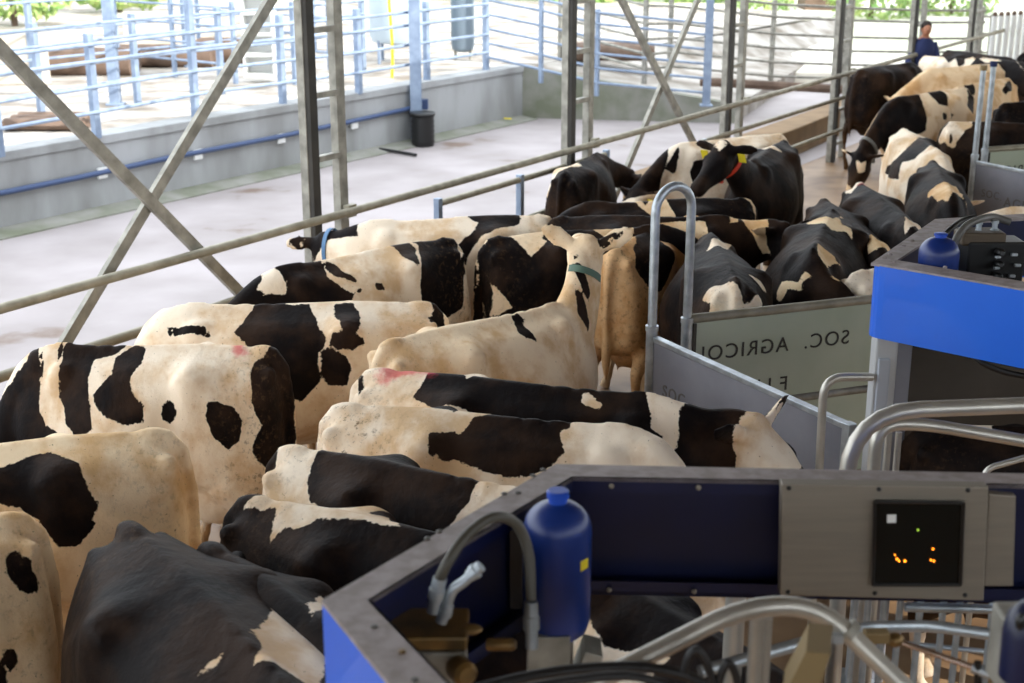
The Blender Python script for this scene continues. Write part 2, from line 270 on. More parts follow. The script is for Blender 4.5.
COWS = json.loads(r'''{"C1": {"x": -1.254,"y": 6.839,"az": 178.9,"k": 1.0,"kx": 0.79,"prm": {"np": -55,"hp": -60,"nl": 0.6,"w": 1.05,"dirt": 0.8},"base": "w","polys": [[2.39,-0.13,2.21,0.44,1.98,1.74,2.03,-0.26,1.9,0.0,1.82,-0.21,1.7,0.13,1.57,0.3,1.48,0.21,1.44,-0.27,1.42,0.14,1.42,0.55,1.45,1.52,1.41,1.79,1.25,1.88,1.25,2.04,2.01,3.61,2.11,2.5,2.3,1.78],[1.36,0.13,1.33,-0.25,1.17,-0.5,0.87,-0.48,0.74,-0.43,0.87,-0.33,0.95,0.05,1.01,0.18,1.19,0.24,1.17,0.61,1.13,1.06,1.12,1.09,1.05,1.48,1.16,1.71,1.24,1.63,1.31,1.23,1.34,0.45],[1.0,0.18,0.87,-0.02,0.81,0.09,0.8,0.34,0.85,0.65,0.83,0.85,0.75,1.08,0.74,0.99,0.73,1.33,0.85,1.37,0.99,1.27,1.07,1.07,1.09,0.94,0.98,0.6],[0.53,1.13,0.55,1.26,0.58,1.33,0.62,1.27,0.63,1.15,0.62,1.02,0.58,0.97,0.55,1.02],[0.34,0.99,0.29,0.93,0.19,0.96,0.13,1.2,0.14,1.59,0.21,1.73,0.3,1.52,0.35,1.17],[0.1,0.37,0.08,0.22,0.01,0.11,-0.06,-0.61,-0.14,-0.54,-0.16,-0.51,-0.17,3.75,-0.17,3.6,-0.1,2.37,0.02,2.0,0.06,1.8,0.01,1.26,0.08,0.8,0.07,0.8]],"paint": [[0.3,-0.22,0.21,-0.29,0.14,0.17,0.21,0.24]]},
"C2": {"x": -0.498,"y": 7.683,"az": -177.1,"k": 1.0,"kx": 0.97,"prm": {"np": -60,"ny": -50,"hp": -65,"w": 1.05},"base": "w","polys": [[1.16,0.65,1.04,0.03,0.95,-0.29,0.86,-0.25,0.83,0.03,0.69,0.06,0.64,0.41,0.58,0.76,0.59,0.89,0.62,0.99,0.6,1.48,0.71,1.82,0.86,1.54,0.96,1.08],[0.55,0.08,0.44,0.06,0.4,0.25,0.39,0.6,0.41,0.73,0.36,0.76,0.35,0.84,0.42,0.95,0.51,0.97,0.55,0.84,0.54,0.74,0.49,0.73,0.5,0.54,0.54,0.32],[0.6,0.99,0.56,0.9,0.46,1.04,0.42,1.23,0.45,1.57,0.55,1.58,0.6,1.36],[1.42,0.47,1.35,0.58,1.31,0.58,1.29,0.77,1.41,0.7],[0.04,-0.37,-0.03,-0.32,-0.07,-0.26,-0.1,0.1,-0.02,0.41,-0.0,0.21,-0.03,0.09]]},
"C3": {"x": -0.444,"y": 9.302,"az": -141.5,"k": 1.0,"kx": 0.92,"prm": {"np": -25,"hp": -50,"dirt": 1.0},"base": "w","polys": [[1.81,-0.37,1.71,-0.39,1.63,-0.56,1.57,-0.46,1.51,-0.39,1.42,-0.23,1.35,-0.4,1.32,-0.29,1.28,-0.27,1.16,-0.38,1.16,-0.32,1.16,0.27,1.17,0.47,1.09,0.73,0.99,0.94,1.07,1.19,1.14,1.46,1.21,1.51,1.27,1.57,1.34,1.62,1.41,1.64,1.48,1.62,1.54,1.59,1.6,1.54,1.66,1.44,1.73,1.2,1.79,0.93,1.85,0.66,1.83,0.23],[1.13,0.06,1.03,0.13,1.0,0.38,0.95,0.59,0.95,0.71,1.04,0.57,1.12,0.46,1.15,0.19],[0.97,0.85,0.92,0.86,0.95,0.94,0.97,0.93],[0.81,0.79,0.76,0.81,0.75,0.95,0.8,0.92],[0.55,-0.39,0.39,-0.33,0.35,0.15,0.46,0.69,0.5,0.52,0.51,0.07],[0.44,-0.64,0.41,-0.66,0.34,-0.69,0.2,-0.71,0.07,-0.66,0.02,-0.63,-0.01,-0.38,-0.03,-0.37,-0.11,-0.25,0.01,0.47,-0.14,0.13,-0.0,0.83,0.02,1.11,0.03,1.4,0.04,1.69,0.2,1.81,0.28,1.65,0.37,1.49,0.44,1.35,0.45,1.1,0.45,0.9,0.44,0.74,0.38,0.43,0.31,0.08,0.4,-0.38]],"polys2": [[1.51,-0.34,1.45,-0.18,1.42,0.34,1.43,0.71,1.5,0.6,1.57,0.49,1.57,0.37,1.59,0.28,1.54,0.14]]},
"C4": {"x": 0.224,"y": 10.044,"az": -170.4,"k": 1.0,"kx": 0.89,"prm": {"np": 0,"hp": -20,"ny": -45,"hy": -110,"nl": 0.4,"collar": "blue","tagc": 0},"base": "w","polys": [[1.91,0.5,1.91,0.36,1.86,-0.38,1.78,-0.63,1.76,-0.82,1.63,-0.74,1.61,-0.68,1.56,-0.5,1.56,0.13,1.55,0.45,1.64,0.44,1.74,0.58,1.83,1.74,1.88,2.19,1.89,1.99,1.89,1.56,1.9,1.36,1.91,0.88,1.91,0.51],[0.65,-0.3,0.55,-0.33,0.46,-0.38,0.34,-0.49,0.24,-0.44,0.21,0.1,0.24,0.27,0.4,0.43,0.49,0.62,0.57,0.62,0.62,0.8,0.67,1.04,0.71,1.39,0.74,1.11,0.77,0.81,0.7,0.63,0.62,0.45,0.56,0.2,0.64,0.04]]},
"C5": {"x": -0.118,"y": 9.324,"az": 18,"k": 1.0,"kx": 0.88,"prm": {"np": -20,"hp": -40,"tail": 0.06},"base": "b","polys": [[0.01,0.33,0.11,0.39,0.19,0.38,0.3,0.44,0.38,0.39,0.43,-0.06,0.39,-0.16,0.42,-0.3,0.35,-0.41,0.25,-0.55,0.21,-0.36,0.18,-0.15,0.07,0.22,-0.06,-0.05,-0.08,0.3],[0.75,0.47,0.84,0.46,0.97,0.5,1.09,0.48,1.22,0.48,1.25,0.29,1.23,-0.16,1.12,-0.24,1.0,-0.23,0.91,-0.22,0.84,-0.05],[-0.09,-0.04,-0.07,-0.74,-0.02,-1.18,0.02,-1.45,0.06,-1.7,-0.02,-1.82,-0.09,-2.09,-0.12,-3.35,-0.09,-1.73,-0.07,-1.12,-0.08,-0.65],[-0.15,0.37,-0.12,-0.03,-0.13,0.04,-0.14,0.2,-0.15,1.35,-0.16,2.65,-0.17,2.84,-0.18,3.14,-0.18,2.9,-0.17,2.05,-0.17,1.03,-0.15,0.74]],"tint": [1.0,0.92,0.8]},
"C6": {"x": -0.638,"y": 6.949,"az": 37.8,"k": 1.0,"kx": 0.82,"prm": {"np": 64,"hp": -4,"nl": 0.56,"w": 1.0,"collar": "green","ear": 28,"ny": 26,"hy": 48},"base": "w","polys": [[1.0,-0.04,1.05,-0.01,1.09,-0.15,1.04,-0.24,1.05,-0.7,0.97,-0.55,0.94,-0.41],[1.93,0.43,1.94,0.18,1.81,-0.84,1.74,-1.2,1.78,-0.42],[1.77,-0.1,1.77,-0.31,1.65,-1.64,1.59,-1.81,1.65,-0.62],[2.04,-0.75,2.07,-0.42,2.06,-0.81,2.04,-0.92,2.06,-0.9],[1.98,0.23,1.97,0.25,1.96,0.32,1.96,0.39,1.98,0.44,1.98,0.36,1.98,0.29],[2.2,-3.82,2.2,-3.76,2.2,-3.69,2.2,-3.68,2.2,-3.71,2.2,-3.78,2.2,-3.85,2.2,-3.86],[2.04,1.42,2.04,1.36,2.03,1.4,2.04,1.46]],"tint": [1.0,0.94,0.84]},
"C7": {"x": 0.703,"y": 9.229,"az": 58,"k": 0.97,"kx": 0.88,"prm": {"np": -20,"hp": -40,"dirt": 1.0},"base": "w","polys": [[0.54,0.42,0.6,-0.14,0.47,-0.5,0.48,-0.75,0.45,-0.87,0.35,-1.1,0.25,-1.33,0.14,-1.23,0.08,-0.78,0.04,-0.47,0.18,-0.16,0.36,-0.02]],"tint": [0.8,0.6,0.4]},
"C22": {"x": 0.34,"y": 9.98,"az": 1,"k": 1.0,"kx": 0.86,"prm": {"ny": -12,"np": 16,"hy": -62,"hp": -44,"nl": 0.44,"ear": 0},"base": "b","polys": [[0.83,-0.24,0.95,-0.17,1.07,-0.12,1.19,-0.12,1.3,-0.16,1.3,-0.61,1.2,-0.71,1.09,-1.09,0.97,-1.02,0.87,-0.7,0.81,-0.54],[1.63,-0.03,1.69,0.57,1.78,0.56,1.82,-0.43,1.8,-1.63,1.84,-2.51,2.07,-2.29,2.07,-2.72,1.75,-2.39,1.7,-0.99,1.66,-0.5],[1.55,-0.03,1.61,0.47,1.62,-0.24,1.54,-0.24]],"tint": [0.98,0.86,0.68]},
"C23": {"x": 1.358,"y": 8.198,"az": 89.4,"k": 1.0,"kx": 0.88,"prm": {"np": -35,"hp": -50,"w": 1.05},"base": "b","polys": [[0.13,0.67,0.14,0.52,0.13,0.34,0.06,0.15,-0.06,-0.01,-0.08,-0.07,-0.04,-0.31,0.06,-0.56,-0.04,-0.58,-0.08,-0.25,-0.13,-0.04,-0.13,0.09,-0.07,0.37,-0.05,0.67,0.0,0.53],[0.33,-0.28,0.33,-0.37,0.3,-0.6,0.29,-0.75,0.23,-0.61,0.26,-0.41],[1.03,0.25,1.29,0.07,1.35,-0.37,1.42,-0.58,1.32,-0.5,1.09,-0.1,1.07,0.03]]},
"C24": {"x": 2.357,"y": 10.101,"az": -108.1,"k": 1.02,"kx": 0.9,"prm": {"np": -10,"hp": -85,"ny": 60,"nl": 0.32,"hy": 70,"w": 1.1},"base": "b","polys": [[0.49,-0.36,0.14,-0.39,0.41,0.06,0.13,0.23,0.0,0.1,0.45,0.25,0.49,0.42,0.56,0.52,0.65,0.57,0.55,0.38,0.73,0.15,0.63,0.01,0.54,-0.16],[1.3,0.07,1.3,0.32,1.42,0.65,1.27,1.09,1.72,0.05,1.68,-0.04,1.62,0.3,1.57,0.13,1.5,0.11],[1.48,-1.83,1.42,-1.57,1.42,-1.25,1.58,-1.01,1.59,-0.51,1.61,-0.47,1.6,-0.85,1.62,-1.28,1.54,-1.42,1.52,-1.82]],"tint": [0.98,0.9,0.74]},
"C25": {"x": 2.49,"y": 10.999,"az": -88.0,"k": 0.95,"kx": 1.06,"prm": {"np": -25,"hp": -50},"base": "b","polys": [[1.39,-0.12,0.97,0.99,1.35,1.0,1.37,1.11,1.37,0.94,1.36,0.79,1.53,0.02,1.53,-0.37]],"tint": [0.95,0.85,0.66]},
"C26": {"x": 2.9,"y": 11.53,"az": -90.1,"k": 0.97,"kx": 1.06,"prm": {"np": -25,"hp": -50},"base": "b","polys": [[-0.0,-0.36,-0.04,0.27,0.05,0.28,0.06,0.54,0.36,0.8,0.39,1.03,0.07,0.47,0.08,-0.08,0.17,-0.31],[0.47,0.32,0.4,0.78,0.49,1.18,0.49,1.16,0.41,0.85],[0.49,1.14,0.52,1.34,1.34,1.19,1.35,1.15,1.34,1.34,1.34,1.02,1.38,0.57,1.58,-0.26,1.5,-0.2,1.15,0.44,0.93,1.04,0.52,1.25]],"paint": [[0.07,-0.07,0.05,0.36,0.36,0.68,0.26,0.34]]},
"C27": {"x": 3.861,"y": 12.757,"az": -100.4,"k": 0.95,"kx": 1.06,"prm": {"np": -30,"hp": -50},"base": "b","polys": [[1.22,-0.67,1.04,-0.2,1.13,0.02,0.97,0.34,1.38,0.5,1.38,0.9,1.39,0.2,1.56,-0.16,1.4,-0.54]],"tint": [0.95,0.82,0.64]},
"C28": {"x": 4.112,"y": 14.7,"az": -91.5,"k": 0.95,"kx": 1.06,"prm": {"np": -20,"hp": -50},"base": "w","polys": [[0.42,-1.7,0.47,-1.39,0.78,-0.99,0.82,-0.56,0.71,-0.12,0.41,0.47,0.45,0.88,1.16,0.02,1.2,-0.3,1.21,-0.71,0.99,-1.01,1.1,-1.59],[1.67,0.13,1.37,1.04,1.38,1.42,1.02,2.06,1.12,2.3,1.11,1.82]]},
"C31": {"x": 5.623,"y": 17.536,"az": -140.5,"k": 1.0,"kx": 0.99,"prm": {"np": -38,"hp": -62,"ny": 5,"nl": 0.72,"collar": "grey"},"base": "w","polys": [[2.37,-1.87,2.31,-1.71,2.15,-1.07,2.05,-1.03,1.96,-0.27,1.82,-0.23,1.67,-0.21,1.52,-0.43,1.42,-0.42,1.31,-0.18,1.02,0.01,1.16,0.55,1.15,1.05,1.18,1.8,1.31,2.07,1.52,2.22,1.65,2.39,1.68,2.85,1.18,3.39,1.17,3.42,1.13,3.83,2.45,2.94,2.57,3.18,2.57,1.29,2.5,-1.61],[0.79,-0.7,0.54,-0.67,0.55,0.28,0.68,0.75,0.85,0.62,0.8,-0.34],[0.83,1.0,0.76,1.11,0.82,1.35,0.88,1.26],[0.66,1.02,0.59,1.09,0.67,1.32],[0.04,0.11,-0.01,0.09,0.03,0.61,0.12,1.11,0.26,0.78]],"tint": [0.97,0.88,0.76],"polys2": [[2.23,-0.25,2.26,0.69,2.21,1.15,2.33,1.4,2.38,0.77]]},
"C29": {"x": 4.829,"y": 19.626,"az": 44.0,"k": 1.0,"kx": 0.92,"prm": {"np": -25,"hp": -50,"legs": "b"},"base": "b","polys": []},
"C32": {"x": 4.613,"y": 14.7,"az": -11.7,"k": 1.0,"kx": 0.92,"prm": {"np": -10,"hp": -45},"base": "b","polys": [[-0.12,-0.07,-0.02,-0.07,0.07,0.31,0.26,0.47,0.24,-0.22,0.16,-0.36,0.06,-0.66,0.05,-0.92,-0.03,-0.71]],"polys2": [[0.01,-0.41,0.02,-0.48,0.02,-0.64,-0.02,-0.74,-0.01,-0.48]]},
"C33": {"x": 5.65,"y": 16.137,"az": 23.6,"k": 1.0,"kx": 0.92,"prm": {"np": -10,"hp": -45},"base": "b","polys": []},
"C34": {"x": 6.509,"y": 18.59,"az": -136.1,"k": 1.0,"kx": 0.89,"prm": {"np": -20,"hp": -45},"base": "w","polys": [[0.59,0.64,0.3,0.29,0.02,0.11,0.26,0.63,0.56,0.82],[1.34,0.05,1.09,0.03,1.35,0.76,1.38,1.5,1.41,2.11,1.57,2.18,1.53,1.47,1.45,0.59]],"tint": [0.94,0.82,0.66]},
"C38": {"x": 6.442,"y": 22.118,"az": -45.7,"k": 0.95,"kx": 0.92,"prm": {"np": -10,"hp": -45},"base": "w","polys": [[0.24,0.31,0.43,0.7,0.66,0.7,0.85,-0.42,0.78,-0.65,0.61,-0.06,0.56,-0.48]]},
"C39": {"x": 6.069,"y": 20.939,"az": -40.7,"k": 0.85,"kx": 0.92,"prm": {"np": -20,"hp": -45},"base": "b","polys": [[0.57,0.41,0.64,0.57,0.82,-0.16,0.8,-0.43]]},
"C40": {"x": 6.839,"y": 22.317,"az": -63.6,"k": 1.0,"kx": 0.92,"prm": {"np": -10,"hp": -45},"base": "b","polys": [[0.62,-0.57,0.72,-0.3,0.94,-0.54,0.89,-0.83],[0.9,-0.23,1.19,-0.19,1.15,-0.55]]},
"C41": {"x": 6.935,"y": 20.309,"az": -150.3,"k": 1.0,"kx": 0.92,"prm": {"np": -20,"hp": -45},"base": "w","polys": [],"tint": [0.92,0.8,0.64]},
"C42": {"x": 6.94,"y": 21.114,"az": -53.5,"k": 1.0,"kx": 0.92,"prm": {"np": -20,"hp": -45},"base": "b","polys": [[0.04,-0.05,0.35,-0.01,0.5,-0.14,0.28,-0.32],[0.58,0.33,0.99,-0.54,0.78,-0.19]]},
"C43": {"x": 7.895,"y": 21.905,"az": -4.5,"k": 1.0,"kx": 0.92,"prm": {"np": -20,"hp": -45},"base": "b","polys": []},
"C8": {"x": -0.657,"y": 6.478,"az": -16.8,"k": 1.0,"kx": 1.0,"prm": {"np": 12,"hp": -34,"ny": 14,"hy": -24,"nl": 0.36,"dirt": 0.4,"ear": 14},"base": "w","polys": [[-0.12,0.36,-0.11,0.25,-0.04,-0.09,-0.02,-0.39,-0.12,0.18],[0.25,-0.41,0.28,-0.23,0.3,0.36,0.43,0.23,0.49,-0.08,0.61,0.47,0.7,0.46,0.84,0.45,0.97,0.49,1.13,0.43,1.28,0.38,1.41,0.35,1.43,-0.11,1.45,-0.31,1.43,-0.62,1.48,-0.73,1.41,-1.56,1.31,-1.34,1.2,-1.18,1.07,-1.07,0.94,-1.0,0.83,-0.86,0.7,-0.73,0.59,-0.63,0.39,-0.6],[1.62,0.41,1.72,0.48,1.77,0.59,1.87,1.53,1.87,1.41,1.99,1.81,2.12,1.47,2.23,1.26,2.18,-0.61,2.11,-1.61,2.03,-2.25,1.96,-2.9,1.63,-2.88,1.53,-2.2,1.51,-1.22,1.56,-0.64]],"polys2": [[1.09,-0.02,1.13,-0.09,1.2,-0.18,1.18,-0.33,1.08,-0.19],[1.76,-0.94,1.79,-0.21,1.83,0.39,1.87,0.99,1.96,0.83,2.08,0.96,2.1,-0.97,1.98,-2.17,1.78,-2.73]],"paint": [[0.02,-0.05,0.1,0.23,0.21,0.34,0.3,0.43,0.33,-0.03,0.18,-0.08,0.09,-0.21]]},
"C9": {"x": -0.76,"y": 5.979,"az": -13.3,"k": 1.0,"kx": 0.94,"prm": {"np": -60,"ny": -50,"hp": -65,"dirt": 1.2},"base": "w","polys": [[0.52,-0.74,0.5,-0.42,0.6,-0.31,0.63,-0.37,0.68,-0.08,0.74,0.02,0.88,0.25,1.11,0.34,1.23,0.33,1.21,-0.09,1.15,-0.13,1.18,-0.49,1.13,-0.66,0.97,-0.91,0.83,-0.88,0.72,-0.79,0.61,-0.7],[0.39,0.45,0.44,0.7,0.63,0.31,0.57,-0.03]]},
"C10": {"x": -0.925,"y": 5.46,"az": -25.2,"k": 1.0,"kx": 0.88,"prm": {"np": -45,"hp": -60,"w": 1.0},"base": "w","polys": [[0.21,-0.41,0.19,-0.22,0.18,0.49,0.28,0.42,0.38,0.5,0.43,0.78,0.52,0.88,0.82,0.42,0.96,0.36,1.11,0.34,1.03,-0.05,1.03,-0.35,0.96,-0.87,0.79,-0.94,0.65,-0.86,0.53,-0.81,0.43,-0.78,0.27,-0.65],[-0.11,0.34,-0.03,-0.09,-0.03,-0.32,-0.13,-0.14,-0.15,0.26]]},
"C11": {"x": -0.995,"y": 4.938,"az": -24.7,"k": 1.0,"kx": 0.92,"prm": {"np": -45,"hp": -60},"base": "b","polys": [[0.01,-0.12,0.05,-0.0,0.21,0.29,0.3,0.37,0.34,0.73,0.32,0.56,0.36,0.87,0.49,0.96,0.55,1.04,0.5,0.23,0.56,0.48,0.73,-0.02,0.65,-0.06,0.55,-0.06,0.39,-0.13,0.32,-0.26,0.26,-0.29,0.21,-0.47,0.19,-0.26,0.16,-0.1]]},
"C12": {"x": -1.532,"y": 5.657,"az": -163.3,"k": 1.0,"kx": 0.92,"prm": {"np": -25,"hp": -50},"base": "w","polys": [[0.88,0.2,0.71,0.37,0.61,0.26,0.5,0.23,0.38,0.48,0.37,0.61,0.3,0.93,0.33,1.13,0.31,1.19,0.39,1.52,0.48,1.5,0.56,1.08,0.63,0.91,0.72,0.84,0.82,0.77]],"tint": [1.0,0.93,0.8]},
"C13": {"x": -1.865,"y": 4.78,"az": -146.8,"k": 1.0,"kx": 0.92,"prm": {"np": -25,"hp": -50},"base": "w","polys": [[0.09,0.41,0.05,0.37,-0.01,0.48,-0.04,0.69,-0.02,0.87,0.03,0.82,0.1,0.59],[0.14,1.58,0.1,1.64,0.09,1.85,0.12,1.95,0.15,1.72],[0.19,1.44,0.14,1.89,0.14,2.1,0.2,2.02,0.2,1.75]],"tint": [1.0,0.9,0.74]},
"C14": {"x": -1.358,"y": 4.564,"az": -55.8,"k": 1.04,"kx": 1.05,"prm": {"np": -20,"hp": -50,"w": 1.22},"base": "b","polys": [[0.92,0.01,0.77,0.39,0.57,0.84,0.73,1.18,0.98,0.75,1.3,0.31,1.24,0.24,1.18,0.14,1.08,-0.1,0.99,0.09,0.86,0.16],[0.94,-0.51,0.92,-0.35,0.92,-0.14,0.94,-0.25,0.95,-0.38]]},
"C15": {"x": -1.065,"y": 4.523,"az": -50.0,"k": 1.0,"kx": 0.88,"prm": {"np": -40,"hp": -60,"w": 0.85},"base": "b","polys": [[0.68,0.1,0.54,0.48,0.65,0.37,0.82,-0.08]]},
"C16": {"x": 0.485,"y": 12.883,"az": 70.8,"k": 0.86,"kx": 0.92,"prm": {"np": -15,"hp": -45,"ny": -30,"hy": -40},"base": "b","polys": [[-0.02,1.15,0.48,1.24,0.52,0.8,0.47,0.54,0.62,0.31,0.54,-0.18,0.32,-0.05,0.36,0.23,0.3,0.45,-0.02,0.92,0.22,1.76]]},
"C17": {"x": 2.707,"y": 14.147,"az": -151.4,"k": 0.97,"kx": 0.89,"prm": {"np": -25,"hp": -35,"ny": 12,"tagc": 1},"base": "w","polys": [[2.02,-2.22,2.03,-1.77,2.03,-1.98,1.82,-0.96,1.71,-0.79,1.64,-0.47,1.47,-0.39,1.61,0.28,1.71,0.63,1.78,1.31,1.84,2.28,2.09,1.13,2.17,0.64,2.24,-0.59,2.25,-1.58],[1.69,0.68,1.61,0.44,1.53,0.26,1.46,0.16,1.53,0.62,1.6,1.43],[1.43,1.52,1.37,0.92,1.24,0.8,1.13,1.0,1.14,1.39,1.14,1.71,1.26,1.83,1.42,1.93]]},
"C18": {"x": 2.662,"y": 13.647,"az": -113.6,"k": 0.98,"kx": 0.92,"prm": {"ny": -22,"np": 42,"hy": -14,"hp": -28,"nl": 0.62,"ear": -5,"tagc": 2,"collar": "red"},"base": "b","polys": [[2.11,-0.97,2.12,-0.17,2.11,0.45,2.18,0.26],[0.42,-0.52,0.57,0.28,0.65,0.04]]},
"C20": {"x": 1.792,"y": 10.654,"az": -172,"k": 1.0,"kx": 0.88,"prm": {"np": -8,"hp": -35,"ny": 15,"hy": 60,"nl": 0.36,"tagc": 1},"base": "b","polys": [[1.09,-0.28,0.99,-0.27,0.92,0.19,0.83,-0.3,0.75,-0.26,0.7,0.2,0.67,0.52,0.69,0.72,0.86,0.85,0.91,0.44,0.97,0.18],[0.3,-0.7,0.18,-0.72,0.07,-0.48,-0.0,-0.31,-0.06,-0.33,-0.09,0.1,-0.05,0.1,0.01,0.05,0.07,-0.33,0.1,-0.58]],"tint": [0.95,0.85,0.7]},
"C35": {"x": 1.89,"y": 5.915,"az": -10.5,"k": 0.95,"kx": 0.92,"prm": {"np": -15,"hp": -45},"base": "b","polys": [[0.13,-0.01,0.18,0.28,0.35,0.31,0.31,-0.11,0.25,-0.04,0.19,-0.12]]},
"C36": {"x": 0.2,"y": 4.55,"az": -52,"k": 0.95,"kx": 0.88,"prm": {"np": -15,"hp": -45},"base": "b","polys": [[0.11,-0.3,0.25,-0.26,0.45,-0.55,0.53,-0.63,0.61,-0.57,0.69,-0.41,0.8,-0.4,0.76,-0.83,0.63,-0.96,0.5,-1.11,0.33,-1.3,0.32,-1.01,0.26,-0.76,0.2,-0.53]]},
"C44": {"x": 2.214,"y": 8.677,"az": 29.8,"k": 0.95,"kx": 0.92,"prm": {"np": -20,"hp": -40},"base": "w","polys": [[-0.07,0.43,-0.13,0.0,-0.12,-0.1,-0.12,-0.13]]},
"C45": {"x": 5.05,"y": 10.3,"az": 163,"k": 0.95,"kx": 0.92,"prm": {"np": -20,"hp": -35},"base": "w","polys": []},
"C46": {"x": 7.3,"y": 13.2,"az": 177,"k": 0.95,"kx": 0.92,"prm": {"np": -5,"hp": -30},"base": "b","polys": [[2.62,-1.34,2.58,-1.3,2.57,-1.28,2.59,-1.3,2.62,-1.33]]}}''')
random.seed(3)
C = bpy.context.scene.collection
CAM_H, FPX, PITCH = 3.6, 1400.0, R(17.3)
def ray(px, py):
    a = (px - 512) / FPX; b = -(py - 341.5) / FPX
    return Vector((a, math.cos(PITCH) + b * math.sin(PITCH), -math.sin(PITCH) + b * math.cos(PITCH)))
def at(px, py, z):                    # point of height z
    r = ray(px, py); return Vector((0, 0, CAM_H)) + r * ((z - CAM_H) / r.z)
def atY(px, py, Y):                   # point at distance Y
    r = ray(px, py); return Vector((0, 0, CAM_H)) + r * (Y / r.y)
def V3(x, y, z): return Vector((x, y, z))

# ================================================================ materials
def newmat(name):
    m = bpy.data.materials.new(name); m.use_nodes = True
    nt = m.node_tree; b = nt.nodes['Principled BSDF']; return m, nt, b
def lin(c): return tuple(((v / 255 + .055) / 1.055) ** 2.4 if v / 255 > .04045 else v / 255 / 12.92 for v in c) + (1,)
def mat(name, col, rough=.6, metal=0., col2=None, scale=6., bump=0., coat=0., lo=.35, hi=.65, detail=5, emit=0, stretch=None):
    m, nt, b = newmat(name)
    b.inputs['Roughness'].default_value = rough; b.inputs['Metallic'].default_value = metal
    b.inputs['Coat Weight'].default_value = coat
    b.inputs['Base Color'].default_value = lin(col)
    if emit:
        b.inputs['Emission Color'].default_value = lin(col); b.inputs['Emission Strength'].default_value = emit
    if col2 or bump:
        tc = nt.nodes.new('ShaderNodeTexCoord'); n = nt.nodes.new('ShaderNodeTexNoise'); n.inputs['Scale'].default_value = scale; n.inputs['Detail'].default_value = detail
        src = tc.outputs['Object']
        if stretch:
            mp = nt.nodes.new('ShaderNodeMapping'); mp.inputs['Scale'].default_value = stretch
            nt.links.new(src, mp.inputs[0]); src = mp.outputs[0]
        nt.links.new(src, n.inputs['Vector'])
        if col2:
            cr_ = nt.nodes.new('ShaderNodeValToRGB'); cr_.color_ramp.elements[0].position = lo; cr_.color_ramp.elements[1].position = hi
            cr_.color_ramp.elements[0].color = lin(col); cr_.color_ramp.elements[1].color = lin(col2)
            nt.links.new(n.outputs['Fac'], cr_.inputs[0]); nt.links.new(cr_.outputs[0], b.inputs['Base Color'])
        if bump:
            bp = nt.nodes.new('ShaderNodeBump'); bp.inputs['Strength'].default_value = bump; bp.inputs['Distance'].default_value = .02
            nt.links.new(n.outputs['Fac'], bp.inputs['Height']); nt.links.new(bp.outputs[0], b.inputs['Normal'])
    return m

